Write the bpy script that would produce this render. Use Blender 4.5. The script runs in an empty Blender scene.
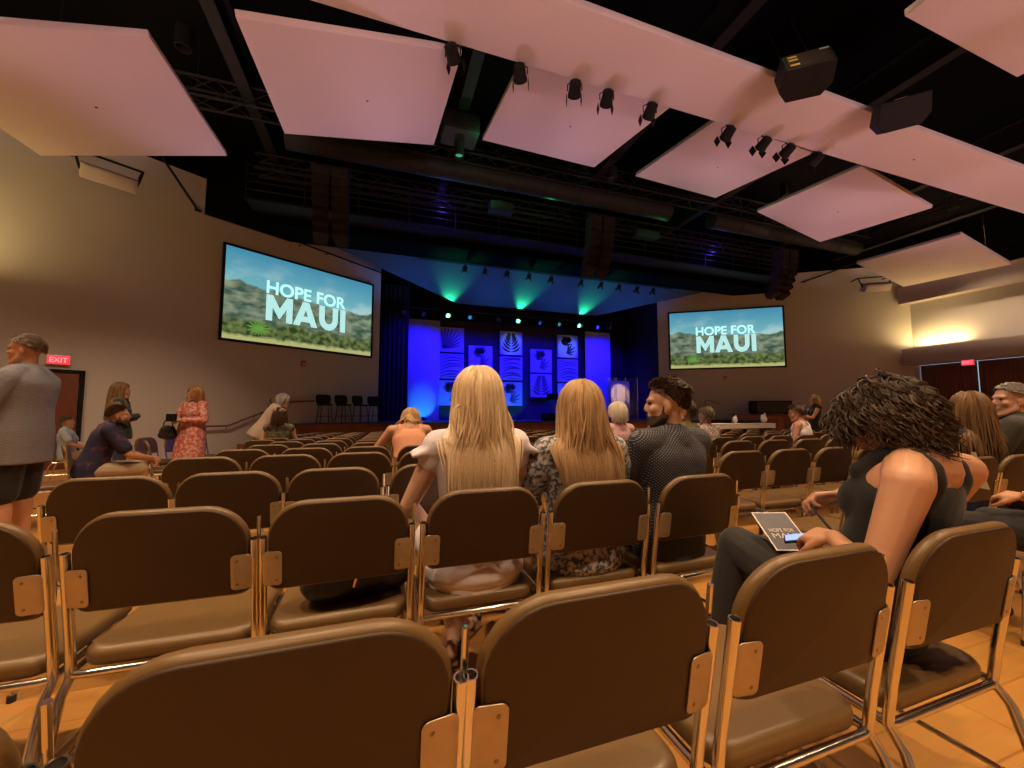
import bpy, bmesh, math, random
from mathutils import Vector, Matrix, Euler, noise
V = Vector
R = math.radians
SC = bpy.context.scene
COL = SC.collection
random.seed(7)

# ------------------------------------------------------------------ materials
def new_mat(name):
    m = bpy.data.materials.new(name); m.use_nodes = True
    return m, m.node_tree.nodes, m.node_tree.links, m.node_tree.nodes['Principled BSDF']

def mat(name, col, rough=.6, metal=0., var=0., vscale=8., bump=0., bscale=40., spec=.5, stretch=(1, 1, 1), trans=0., coat=0., sheen=0.):
    m, n, l, b = new_mat(name)
    b.inputs['Base Color'].default_value = (*col, 1)
    b.inputs['Roughness'].default_value = rough
    b.inputs['Metallic'].default_value = metal
    b.inputs['Specular IOR Level'].default_value = spec
    if trans: b.inputs['Transmission Weight'].default_value = trans
    if coat: b.inputs['Coat Weight'].default_value = coat
    if sheen: b.inputs['Sheen Weight'].default_value = sheen
    tc = n.new('ShaderNodeTexCoord'); mp = n.new('ShaderNodeMapping')
    mp.inputs['Scale'].default_value = stretch
    l.new(tc.outputs['Object'], mp.inputs['Vector'])
    if var:
        t = n.new('ShaderNodeTexNoise'); t.inputs['Scale'].default_value = vscale; t.inputs['Detail'].default_value = 4
        l.new(mp.outputs[0], t.inputs['Vector'])
        mx = n.new('ShaderNodeMix'); mx.data_type = 'RGBA'
        mx.inputs['A'].default_value = (*[c * (1 - var) for c in col], 1)
        mx.inputs['B'].default_value = (*[min(1, c * (1 + var)) for c in col], 1)
        l.new(t.outputs['Fac'], mx.inputs['Factor']); l.new(mx.outputs['Result'], b.inputs['Base Color'])
    if bump:
        t = n.new('ShaderNodeTexNoise'); t.inputs['Scale'].default_value = bscale; t.inputs['Detail'].default_value = 3
        l.new(mp.outputs[0], t.inputs['Vector'])
        bp = n.new('ShaderNodeBump'); bp.inputs['Strength'].default_value = bump; bp.inputs['Distance'].default_value = .01
        l.new(t.outputs['Fac'], bp.inputs['Height']); l.new(bp.outputs[0], b.inputs['Normal'])
    return m

def emit(name, col, s):
    m, n, l, b = new_mat(name)
    b.inputs['Base Color'].default_value = (*[c * .5 for c in col], 1)
    b.inputs['Emission Color'].default_value = (*col, 1); b.inputs['Emission Strength'].default_value = s
    return m

def hair_mat(name, dark, light, rough=.38):
    m, n, l, b = new_mat(name)
    a = n.new('ShaderNodeAttribute'); a.attribute_name = 'tone'
    mx = n.new('ShaderNodeMix'); mx.data_type = 'RGBA'
    mx.inputs['A'].default_value = (*dark, 1); mx.inputs['B'].default_value = (*light, 1)
    l.new(a.outputs['Fac'], mx.inputs['Factor']); l.new(mx.outputs['Result'], b.inputs['Base Color'])
    b.inputs['Roughness'].default_value = rough
    b.inputs['Specular IOR Level'].default_value = .35
    return m

def pattern_mat(name, a, bcol, kind, scale, rough=.8, thr=.5, soft=.05):
    """cloth with a printed pattern of its own: dots, blotches, check"""
    m, n, l, b = new_mat(name)
    tc = n.new('ShaderNodeTexCoord')
    rp = n.new('ShaderNodeValToRGB')
    rp.color_ramp.elements[0].color = (*a, 1); rp.color_ramp.elements[1].color = (*bcol, 1)
    rp.color_ramp.elements[0].position = max(0, thr - soft); rp.color_ramp.elements[1].position = min(1, thr + soft)
    if kind == 'blotch':
        t = n.new('ShaderNodeTexNoise'); t.inputs['Scale'].default_value = scale; t.inputs['Detail'].default_value = 5
        l.new(tc.outputs['Object'], t.inputs['Vector']); l.new(t.outputs['Fac'], rp.inputs['Fac'])
    elif kind == 'dots':
        t = n.new('ShaderNodeTexVoronoi'); t.inputs['Scale'].default_value = scale; t.inputs['Randomness'].default_value = .0
        mp = n.new('ShaderNodeMapping'); mp.inputs['Scale'].default_value = (1, 0, 1); mp.inputs['Rotation'].default_value = (0, R(45), 0)
        l.new(tc.outputs['Object'], mp.inputs['Vector']); l.new(mp.outputs[0], t.inputs['Vector'])
        l.new(t.outputs['Distance'], rp.inputs['Fac'])
    elif kind == 'check':
        t = n.new('ShaderNodeTexChecker'); t.inputs['Scale'].default_value = scale
        l.new(tc.outputs['Object'], t.inputs['Vector']); l.new(t.outputs['Fac'], rp.inputs['Fac'])
    l.new(rp.outputs[0], b.inputs['Base Color']); b.inputs['Roughness'].default_value = rough
    t2 = n.new('ShaderNodeTexNoise'); t2.inputs['Scale'].default_value = 22; t2.inputs['Detail'].default_value = 4
    bp = n.new('ShaderNodeBump'); bp.inputs['Strength'].default_value = .5; bp.inputs['Distance'].default_value = .012
    l.new(tc.outputs['Object'], t2.inputs['Vector']); l.new(t2.outputs['Fac'], bp.inputs['Height']); l.new(bp.outputs[0], b.inputs['Normal'])
    return m

# ------------------------------------------------------------------ mesh building
def basis(d):
    d = V(d).normalized()
    u = d.cross(V((0, 0, 1)))
    if u.length < 1e-4: u = d.cross(V((0, 1, 0)))
    u.normalize(); w = d.cross(u).normalized()
    return u, w

class MB:
    def __init__(s): s.v = []; s.f = []; s.tone = []; s.mi = []; s.t = .5; s.m = 0
    def add(s, vs, fs):
        o = len(s.v); s.v += [tuple(x) for x in vs]; s.tone += [s.t] * len(vs)
        s.f += [tuple(i + o for i in f) for f in fs]; s.mi += [s.m] * len(fs)
        return s
    def box(s, c, d, M=None):
        x, y, z = d[0] / 2, d[1] / 2, d[2] / 2; c = V(c)
        vs = [V((i, j, k)) for i in (-x, x) for j in (-y, y) for k in (-z, z)]
        if M: vs = [M @ q for q in vs]
        return s.add([q + c for q in vs], [(0, 1, 3, 2), (4, 6, 7, 5), (0, 4, 5, 1), (2, 3, 7, 6), (0, 2, 6, 4), (1, 5, 7, 3)])
    def rbox(s, c, d, r, M=None, n=3):
        """box with rounded edges"""
        bm = bmesh.new(); bmesh.ops.create_cube(bm, size=1)
        for q in bm.verts: q.co = V((q.co.x * d[0], q.co.y * d[1], q.co.z * d[2]))
        bmesh.ops.bevel(bm, geom=bm.edges[:], offset=r, segments=n, profile=.5, affect='EDGES')
        bm.verts.ensure_lookup_table()
        vs = [(M @ q.co if M else q.co) + V(c) for q in bm.verts]
        fs = [[q.index for q in f.verts] for f in bm.faces]; bm.free()
        return s.add(vs, fs)
    def tube(s, pts, r, n=8, hole=False, taper=None):
        pts = [V(p) for p in pts]; rings = []
        u = None
        for i, p in enumerate(pts):
            d = (pts[min(i + 1, len(pts) - 1)] - pts[max(i - 1, 0)])
            if d.length < 1e-9: d = V((0, 0, 1))
            d.normalize()
            if u is None: u, w = basis(d)
            else:
                u = (u - d * u.dot(d))
                if u.length < 1e-6: u, w = basis(d)
                u.normalize(); w = d.cross(u)
            rr = r if taper is None else r * taper[i]
            rings.append([p + (u * math.cos(a) + w * math.sin(a)) * rr for a in [2 * math.pi * k / n for k in range(n)]])
        vs = [q for g in rings for q in g]; fs = []
        for i in range(len(rings) - 1):
            for k in range(n):
                a, b = i * n + k, i * n + (k + 1) % n
                fs.append((a, b, b + n, a + n))
        fs.append(tuple(range(n - 1, -1, -1)))
        e = (len(rings) - 1) * n
        if hole:
            d = (pts[-1] - pts[-2]).normalized()
            for sc, back in ((.76, 0), (.76, .03)):
                o = len(vs)
                vs += [pts[-1] + (q - pts[-1]) * sc - d * back for q in rings[-1]]
                fs += [(e + k, e + (k + 1) % n, o + (k + 1) % n, o + k) for k in range(n)]; e = o
        fs.append(tuple(e + k for k in range(n)))
        return s.add(vs, fs)
    def ell(s, c, r, M=None, n=14, m=9):
        if isinstance(r, (int, float)): r = (r, r, r)
        c = V(c); vs = [V((0, 0, r[2]))]
        for i in range(1, m):
            t = math.pi * i / m
            vs += [V((r[0] * math.sin(t) * math.cos(a), r[1] * math.sin(t) * math.sin(a), r[2] * math.cos(t))) for a in [2 * math.pi * k / n for k in range(n)]]
        vs.append(V((0, 0, -r[2]))); L = len(vs) - 1; fs = []
        for k in range(n):
            k2 = (k + 1) % n
            fs.append((0, 1 + k, 1 + k2))
            for i in range(m - 2):
                a = 1 + i * n
                fs.append((a + k, a + n + k, a + n + k2, a + k2))
            a = 1 + (m - 2) * n; fs.append((a + k, L, a + k2))
        if M: vs = [M @ q for q in vs]
        return s.add([q + c for q in vs], fs)
    def cap(s, a, b, ra, rb, n=12):
        a, b = V(a), V(b)
        s.ell(a, ra, n=n, m=8); s.ell(b, rb, n=n, m=8)
        if (b - a).length > 1e-5: s.tube([a, b], 1., n, taper=[ra, rb])
        return s
    def chain(s, pts, rs):
        for i in range(len(pts) - 1): s.cap(pts[i], pts[i + 1], rs[i], rs[i + 1])
        return s
    def prism(s, poly, f, t):
        """poly: 2-D outline; f(u,v,w): point in space; t: thickness along w"""
        n = len(poly)
        vs = [f(u, v, 0) for u, v in poly] + [f(u, v, t) for u, v in poly]
        fs = [tuple(range(n - 1, -1, -1)), tuple(range(n, 2 * n))] + [(i, (i + 1) % n, (i + 1) % n + n, i + n) for i in range(n)]
        return s.add(vs, fs)
    def lathe(s, c, prof, n=16, M=None):
        c = V(c); vs = []; fs = []
        for r, z in prof:
            vs += [V((r * math.cos(2 * math.pi * k / n), r * math.sin(2 * math.pi * k / n), z)) for k in range(n)]
        for i in range(len(prof) - 1):
            for k in range(n):
                a, b = i * n + k, i * n + (k + 1) % n
                fs.append((a, b, b + n, a + n))
        fs.append(tuple(range(n - 1, -1, -1))); e = (len(prof) - 1) * n; fs.append(tuple(e + k for k in range(n)))
        if M: vs = [M @ q for q in vs]
        return s.add([q + c for q in vs], fs)
    def pad(s, poly, T, f, rnd=.1, steps=5):
        """cushion: outline poly (around 0,0), thickness T with rounded rim; f maps (u,v,w) to space"""
        n = len(poly); prof = [(.0, 1), (.55, 1), (1 - rnd, 1)]
        prof += [(1 - rnd + rnd * math.sin(a), math.cos(a)) for a in [math.pi / 2 * k / steps for k in range(1, steps + 1)]]
        full = prof + [(q, -h) for q, h in reversed(prof[:-1])]
        vs = []; fs = []
        for q, h in full:
            vs += [f(u * max(q, .02), v * max(q, .02), h * T / 2) for u, v in poly]
        for i in range(len(full) - 1):
            for k in range(n):
                a, b = i * n + k, i * n + (k + 1) % n
                fs.append((a, a + n, b + n, b))
        fs.append(tuple(range(n))); e = (len(full) - 1) * n; fs.append(tuple(e + k for k in range(n - 1, -1, -1)))
        return s.add(vs, fs)
    def build(s, name, m, parent=None, smooth=True, bevel=0.):
        me = bpy.data.meshes.new(name); me.from_pydata(s.v, [], s.f)
        bm = bmesh.new(); bm.from_mesh(me)
        bmesh.ops.recalc_face_normals(bm, faces=bm.faces[:])
        if bevel: bmesh.ops.bevel(bm, geom=bm.edges[:], offset=bevel, segments=2, profile=.5, affect='EDGES')
        bm.to_mesh(me); bm.free()
        ms = m if isinstance(m, (list, tuple)) else [m]
        for q in ms: me.materials.append(q)
        if len(ms) > 1 and not bevel:
            me.polygons.foreach_set('material_index', s.mi)
        if smooth:
            me.polygons.foreach_set('use_smooth', [True] * len(me.polygons))
            try: me.set_sharp_from_angle(angle=R(40))
            except Exception: pass
        if len(set(s.tone)) > 1 and not bevel:
            at = me.attributes.new('tone', 'FLOAT', 'POINT'); at.data.foreach_set('value', s.tone)
        o = bpy.data.objects.new(name, me); COL.objects.link(o)
        if parent: o.parent = parent
        return o

def fuse(mb, name, m, parent, vox=.008, it=4, fac=.5):
    """one continuous skin over overlapping volumes"""
    o = mb.build(name, m, parent, smooth=False)
    r = o.modifiers.new('r', 'REMESH'); r.mode = 'VOXEL'; r.voxel_size = vox; r.use_smooth_shade = True
    if it:
        q = o.modifiers.new('s', 'SMOOTH'); q.factor = fac; q.iterations = it
    dg = bpy.context.evaluated_depsgraph_get()
    me = bpy.data.meshes.new_from_object(o.evaluated_get(dg))
    old = o.data; o.modifiers.clear(); o.data = me; bpy.data.meshes.remove(old)
    if not me.materials: me.materials.append(m)
    me.polygons.foreach_set('use_smooth', [True] * len(me.polygons))
    return o

def tag(o, label, cat, group=None, kind=None):
    if label: o['label'] = label
    if cat: o['category'] = cat
    if group: o['group'] = group
    if kind: o['kind'] = kind
    return o
def thing(name, label, cat, loc=(0, 0, 0), rz=0., group=None):
    o = bpy.data.objects.new(name, None); COL.objects.link(o); o.empty_display_size = .2
    o.location = loc; o.rotation_euler = (0, 0, rz)
    return tag(o, label, cat, group)
def struct(name, mb, m, parent=None, **k):
    o = mb.build(name, m, parent, **k)
    if not parent: o['kind'] = 'structure'
    return o
def dup(o, parent=None):
    c = o.copy(); COL.objects.link(c)
    if parent: c.parent = parent
    for ch in o.children: dup(ch, c)
    return c
def fz(y): return 0. if y < 2.8 else -.03 * (min(y, 13.5) - 2.8)
def rrect(w, h, r, n=6, r2=None):
    """rounded rectangle outline; r: radius of the lower corners, r2: of the upper ones"""
    r2 = r if r2 is None else r2; P = []
    for cx, cy, rr, a0 in ((w / 2 - r2, h / 2 - r2, r2, 0), (-w / 2 + r2, h / 2 - r2, r2, 90), (-w / 2 + r, -h / 2 + r, r, 180), (w / 2 - r, -h / 2 + r, r, 270)):
        for k in range(n + 1):
            a = R(a0 + 90 * k / n); P.append((cx + rr * math.cos(a), cy + rr * math.sin(a)))
    return P
ORD = ['', 'first', 'second', 'third', 'fourth', 'fifth', 'sixth', 'seventh', 'eighth', 'ninth', 'tenth', 'eleventh', 'twelfth', 'thirteenth', 'fourteenth', 'fifteenth', 'sixteenth', 'seventeenth', 'eighteenth', 'nineteenth', 'twentieth']

M = {}
M['wall'] = mat('painted_plaster', (.54, .52, .50), .85, var=.03, vscale=1.5, bump=.06, bscale=120)
M['soffit'] = mat('soffit_paint', (.40, .35, .33), .85, var=.03)
M['black'] = mat('flat_black', (.006, .006, .007), .8)
M['deck'] = mat('black_ceiling_deck', (.003, .003, .003), .95, var=.3, vscale=2, spec=.03)
M['steel'] = mat('dark_steel', (.014, .012, .011), .6, 0, var=.3, vscale=5, spec=.12)
M['cloud'] = mat('acoustic_panel_fabric', (.74, .66, .63), .9, var=.015, vscale=30, bump=.03, bscale=300)
M['brown_vinyl'] = mat('taupe_vinyl', (.155, .090, .032), .38, var=.1, vscale=14, bump=.05, bscale=420)
M['back_shell'] = mat('dark_brown_shell', (.043, .0185, .0035), .55, var=.08, vscale=9, bump=.08, bscale=520)
M['chrome'] = mat('chrome', (.78, .74, .68), .16, 1., var=.06, vscale=30)
M['plate'] = mat('worn_metal_plate', (.50, .40, .26), .42, .7, var=.12, vscale=35)
M['screw'] = mat('screw_metal', (.3, .25, .18), .35, 1.)
M['rubber'] = mat('black_rubber', (.015, .014, .013), .7)
M['stage_wood'] = mat('stage_front_wood', (.26, .07, .022), .45, var=.25, vscale=6, stretch=(1, 1, 6))
M['door_wood'] = mat('dark_red_wood', (.16, .05, .025), .45, var=.25, vscale=5, stretch=(8, 8, .6))
M['drape'] = mat('black_drape', (.01, .01, .014), .95, bump=.2, bscale=8)
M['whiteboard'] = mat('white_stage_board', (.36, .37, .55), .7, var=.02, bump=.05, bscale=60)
M['navy'] = mat('dark_backdrop_fabric', (.03, .03, .05), .9, bump=.1)
M['canopy'] = mat('stage_canopy_paint', (.06, .075, .10), .85, var=.03, spec=.1)
M['darkgear'] = mat('black_equipment', (.013, .012, .012), .6, var=.1, spec=.2)
M['greygear'] = mat('grey_speaker_cover', (.55, .5, .44), .8, bump=.05, bscale=300)
M['grille'] = mat('speaker_grille', (.03, .022, .016), .7, bump=.4, bscale=300, spec=.12)
M['label_yellow'] = mat('yellow_label', (.75, .55, .08), .6)
M['label_white'] = mat('white_label', (.75, .73, .68), .6)
M['cloth_white'] = mat('white_tablecloth', (.72, .68, .64), .9, bump=.1, bscale=30)
M['red'] = mat('alarm_red', (.5, .03, .03), .4)
M['skin_a'] = mat('skin_light', (.62, .36, .245), .5, var=.05, vscale=30, bump=.03, bscale=200)
M['skin_b'] = mat('skin_tan', (.55, .285, .165), .48, var=.06, vscale=25, bump=.03, bscale=200)
M['eye'] = mat('eye_dark', (.03, .02, .015), .2)
M['exit_red'] = emit('exit_sign_red', (1, .03, .05), 1.6)

# floor: stained wood boards
def floor_mat():
    m, n, l, b = new_mat('warm_wood_floor')
    tc = n.new('ShaderNodeTexCoord'); br = n.new('ShaderNodeTexBrick')
    br.inputs['Color1'].default_value = (.56, .27, .065, 1); br.inputs['Color2'].default_value = (.51, .24, .055, 1); br.inputs['Mortar'].default_value = (.40, .18, .04, 1)
    br.inputs['Scale'].default_value = 1.; br.inputs['Mortar Size'].default_value = .004; br.inputs['Brick Width'].default_value = 1.4; br.inputs['Row Height'].default_value = .19
    l.new(tc.outputs['Object'], br.inputs['Vector'])
    t = n.new('ShaderNodeTexNoise'); t.inputs['Scale'].default_value = 3; t.inputs['Detail'].default_value = 6
    mp = n.new('ShaderNodeMapping'); mp.inputs['Scale'].default_value = (1.2, 14, 1); l.new(tc.outputs['Object'], mp.inputs['Vector']); l.new(mp.outputs[0], t.inputs['Vector'])
    mx = n.new('ShaderNodeMix'); mx.data_type = 'RGBA'; mx.blend_type = 'MULTIPLY'; mx.inputs['Factor'].default_value = .35
    l.new(br.outputs['Color'], mx.inputs['A']); l.new(t.outputs['Color'], mx.inputs['B']); l.new(mx.outputs['Result'], b.inputs['Base Color'])
    b.inputs['Roughness'].default_value = .3
    return m
M['floor'] = floor_mat()
# ------------------------------------------------------------------ the room
A = R(33.5); CA, SA = math.cos(A), math.sin(A)
def LW(s, z=0., off=0.):   # point on the slanting wall left of the stage, off: out into the room
    return V((-.17 - CA * s + SA * off, 17.4 - SA * s - CA * off, z))
def RW(s, z=0., off=0.):
    return V((14.17 + CA * s - SA * off, 17.4 - SA * s - CA * off, z))
ML = Matrix.Rotation(A, 3, 'Z'); MR = Matrix.Rotation(-A, 3, 'Z')
ZC = 9.3
XL, XR = -9.2, 23.5
b = MB()
ys = [-8.2, 0, 2.8, 5, 8, 11, 13.5, 21.6]
vs = []; fs = []
for y in ys: vs += [(XL - .2, y, fz(y)), (XR + .2, y, fz(y))]
for i in range(len(ys) - 1): fs.append((2 * i, 2 * i + 1, 2 * i + 3, 2 * i + 2))
b.add(vs, fs)
n0 = len(vs); b.add([(x, y, z - .2) for x, y, z in vs], [tuple(reversed(f)) for f in fs])
struct('floor', b, M['floor'], smooth=False)
struct('ceiling', MB().box((7.1, 6.7, ZC + .1), (34, 30, .2)), M['deck'], smooth=False)
struct('wall_rear', MB().box((7.1, -8.1, 4.4), (34, .2, 10)), M['wall'], smooth=False)
struct('wall_left_side', MB().box((XL - .1, 1.6, 4.4), (.2, 19.8, 10)), M['wall'], smooth=False)
b = MB()
b.box((XR + .1, 1.6, 5.10), (.2, 19.8, 3.70)); b.box((XR + .1, -.45, 1.4), (.2, 15.6, 3.7)); b.box((XR + .1, 11.3, 1.4), (.2, .46, 3.7))
struct('wall_right_side', b, M['wall'], smooth=False)
struct('wall_left_front', MB().box(LW(5.45, 3.7, -.1), (10.9, .2, 9.2), ML), M['wall'], smooth=False)
struct('wall_right_front', MB().box(RW(5.6, 3.5, -.1), (11.2, .2, 9.2), MR), M['wall'], smooth=False)
struct('wall_right_side_upper', MB().box((XR + .1, 1.6, 8.15), (.2, 19.8, 2.4)), M['deck'], smooth=False)
struct('wall_left_front_upper', MB().box(LW(5.45, 8.85, -.1), (10.9, .2, 1.1), ML), M['deck'], smooth=False)
struct('wall_right_front_upper', MB().box(RW(5.6, 8.75, -.1), (11.2, .2, 1.3), MR), M['deck'], smooth=False)
b = MB(); b.box((7, 21.3, 4.4), (16, .2, 10)); b.box((-.3, 19.4, 4.4), (.2, 3.8, 10)); b.box((14.3, 19.4, 4.4), (.2, 3.8, 10))
struct('wall_stage', b, M['drape'], smooth=False)
# ledges, soffits and bulkhead
struct('trim_1', MB().box((XR - .25, 1.7, 3.64), (.5, 19.4, .76)), M['soffit'], smooth=False)
struct('trim_2', MB().box((XR - .25, 1.7, 6.55), (.5, 19.4, .8)), M['soffit'], smooth=False)
struct('trim_3', MB().box((XL + .25, 1.6, 3.64), (.5, 19.4, .76)), M['soffit'], smooth=False)
b = MB()
for z in (7.15,):
    b.prism([(-5.3, 13.95), (19.3, 13.95), (17.25, 15.3), (-3.25, 15.3)], lambda u, v, w: V((u, v, 7.15 + w)), ZC - 7.15)
struct('wall_bulkhead', b, M['deck'], smooth=False)
b = MB()
P = [(-2.75, 15.36, 7.55), (16.75, 15.36, 7.55), (10.75, 18, 6.22), (3.25, 18, 6.22)]
b.add([V(p) for p in P] + [V(p) + V((0, .06, .1)) for p in P], [(0, 3, 2, 1), (4, 5, 6, 7), (0, 1, 5, 4), (1, 2, 6, 5), (2, 3, 7, 6), (3, 0, 4, 7)])
struct('ceiling_canopy', b, M['canopy'], smooth=False)
struct('baseboard_left', MB().box(LW(5.8, -.33, .012), (10, .024, .12), ML), M['black'], smooth=False)
struct('baseboard_right', MB().box(RW(6.2, -.33, .012), (9.2, .024, .12), MR), M['black'], smooth=False)

# left door in the slanting wall
d = struct('door_1', MB().rbox(LW(8.98, .84, .03), (.98, .06, 2.42), .008, ML), M['door_wood'])
f = MB()
f.box(LW(8.43, .88, .035), (.08, .07, 2.5), ML); f.box(LW(9.53, .88, .035), (.08, .07, 2.5), ML); f.box(LW(8.98, 2.1, .035), (1.18, .07, .08), ML)
f.build('door_frame', M['steel'], d, smooth=False)
h = MB(); h.tube([LW(8.6, .62, .06), LW(8.6, .62, .11), LW(8.72, .62, .11)], .012); h.build('door_handle', M['chrome'], d)
# wide ribbed doors on the right, daylight in the gaps round them
for k, (y0, y1) in enumerate(((9.245, 11.03), (7.40, 9.205))):
    b = MB(); c = (y0 + y1) / 2
    b.box((XR + .08, c, 1.455), (.05, y1 - y0, 3.55))
    n = int((y1 - y0) / .085)
    for i in range(n):
        b.tube([(XR + .05, y0 + (i + .5) * (y1 - y0) / n, -.3), (XR + .05, y0 + (i + .5) * (y1 - y0) / n, 3.215)], .032, 6)
    d = struct('door_%d' % (k + 2), b, M['door_wood'])
    MB().rbox((XR - .01, (y0 if k == 0 else y1) + (.12 if k == 0 else -.12), .75), (.05, .06, .3), .01).build('door_handle', M['chrome'], d)

# screens
def screen_mat(mir):
    m, n, l, bs = new_mat('projected_mountain_picture')
    def math_(op, a, b_=None, clamp=False):
        q = n.new('ShaderNodeMath'); q.operation = op; q.use_clamp = clamp
        for i, x in enumerate((a, b_)):
            if x is None: continue
            if isinstance(x, (int, float)): q.inputs[i].default_value = x
            else: l.new(x, q.inputs[i])
        return q.outputs[0]
    def mix(fac, a, b_):
        q = n.new('ShaderNodeMix'); q.data_type = 'RGBA'
        for k, x in (('Factor', fac), ('A', a), ('B', b_)):
            if isinstance(x, tuple): q.inputs[k].default_value = (*x, 1)
            elif isinstance(x, (int, float)): q.inputs[k].default_value = x
            else: l.new(x, q.inputs[k])
        return q.outputs['Result']
    tc = n.new('ShaderNodeTexCoord'); sp = n.new('ShaderNodeSeparateXYZ'); l.new(tc.outputs['Object'], sp.inputs[0])
    x, z = sp.outputs['X'], sp.outputs['Z']
    def noi(sc, det, st=(1, 1, 1)):
        mp = n.new('ShaderNodeMapping'); mp.inputs['Scale'].default_value = st; l.new(tc.outputs['Object'], mp.inputs['Vector'])
        t = n.new('ShaderNodeTexNoise'); t.inputs['Scale'].default_value = sc; t.inputs['Detail'].default_value = det; l.new(mp.outputs[0], t.inputs['Vector'])
        return t.outputs['Fac']
    sky = mix(math_('MULTIPLY', math_('ADD', z, -.1), .75, True), (.17, .47, .52), (.055, .26, .40))
    cl = math_('MULTIPLY', math_('SUBTRACT', noi(.8, 5, (1, 1, 1.9)), .47), 7., True)
    cl2 = math_('MULTIPLY', cl, math_('SUBTRACT', 1.05, math_('MULTIPLY', z, .75)), True)
    sky = mix(math_('MULTIPLY', cl2, .85), sky, (.44, .63, .62))
    ridge = math_('ADD', math_('MULTIPLY', math_('SUBTRACT', noi(.55, 4, (1, 0, 0)), .5), 1.2), .30)
    ridge = math_('SUBTRACT', ridge, math_('MULTIPLY', x, .06))
    land = math_('MULTIPLY', math_('SUBTRACT', ridge, z), 14., True)
    hillc = mix(math_('MULTIPLY', math_('SUBTRACT', noi(2.2, 7, (1, 1, 2.2)), .36), 3.4, True), (.035, .085, .06), (.25, .30, .20))
    low = math_('MULTIPLY', math_('SUBTRACT', math_('ADD', math_('MULTIPLY', noi(1.2, 5), .7), -1.05), z), 5., True)
    shrub = mix(math_('MULTIPLY', math_('SUBTRACT', noi(5, 6), .38), 3.5, True), (.02, .045, .012), (.17, .22, .07))
    hillc = mix(low, hillc, shrub)
    gr = math_('MULTIPLY', math_('SUBTRACT', math_('ADD', math_('MULTIPLY', noi(3, 4), .25), -1.40), z), 10., True)
    hillc = mix(gr, hillc, mix(noi(14, 3), (.30, .34, .10), (.56, .55, .24)))
    # a bright agave low on the picture
    px = math_('SUBTRACT', x, -1.55); pz = math_('SUBTRACT', z, -1.02)
    dd = math_('SQRT', math_('ADD', math_('MULTIPLY', px, px), math_('MULTIPLY', math_('MULTIPLY', pz, pz), 2.2)))
    ang = math_('ARCTAN2', pz, px); sp2 = math_('SINE', math_('MULTIPLY', ang, 15.))
    pl = math_('MULTIPLY', math_('SUBTRACT', math_('ADD', .30, math_('MULTIPLY', sp2, .13)), dd), 9., True)
    hillc = mix(math_('MULTIPLY', pl, .8), hillc, (.12, .36, .05))
    out = mix(land, sky, hillc)
    l.new(out, bs.inputs['Emission Color']); bs.inputs['Emission Strength'].default_value = 1.
    bs.inputs['Base Color'].default_value = (.02, .02, .02, 1); bs.inputs['Roughness'].default_value = .6
    return m
M['picture'] = screen_mat(0)
M['letter'] = emit('lit_lettering', (.46, .82, .80), 1.)
def text(name, s, size, loc, m, parent, bold=0., ext=.004, rot=None, w=None, fat=0.):
    c = bpy.data.curves.new(name, 'FONT'); c.body = s; c.size = size; c.extrude = ext; c.offset = bold; c.align_x = 'LEFT'
    o = bpy.data.objects.new(name, c); COL.objects.link(o)
    bpy.context.view_layer.update()
    me = bpy.data.meshes.new_from_object(o.evaluated_get(bpy.context.evaluated_depsgraph_get())); bpy.data.objects.remove(o)
    xs = [v.co.x for v in me.vertices]; sx = w / (max(xs) - min(xs)) if w else 1.; x0 = min(xs)
    for v in me.vertices: v.co.x = (v.co.x - x0) * sx
    if fat:
        bm = bmesh.new(); bm.from_mesh(me); g0 = bm.verts[:] + bm.edges[:] + bm.faces[:]
        for dx, dy in ((fat, 0), (0, fat), (fat, fat), (fat * .5, fat * .5)):
            q = bmesh.ops.duplicate(bm, geom=g0); bmesh.ops.translate(bm, vec=(dx, dy, .0004), verts=[v for v in q['geom'] if isinstance(v, bmesh.types.BMVert)])
        bm.to_mesh(me); bm.free()
    me.materials.clear(); me.materials.append(m)
    o = bpy.data.objects.new(name, me); COL.objects.link(o); o.parent = parent
    o.location = loc; o.rotation_euler = rot or (math.pi / 2, 0, 0)
    return o
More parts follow.
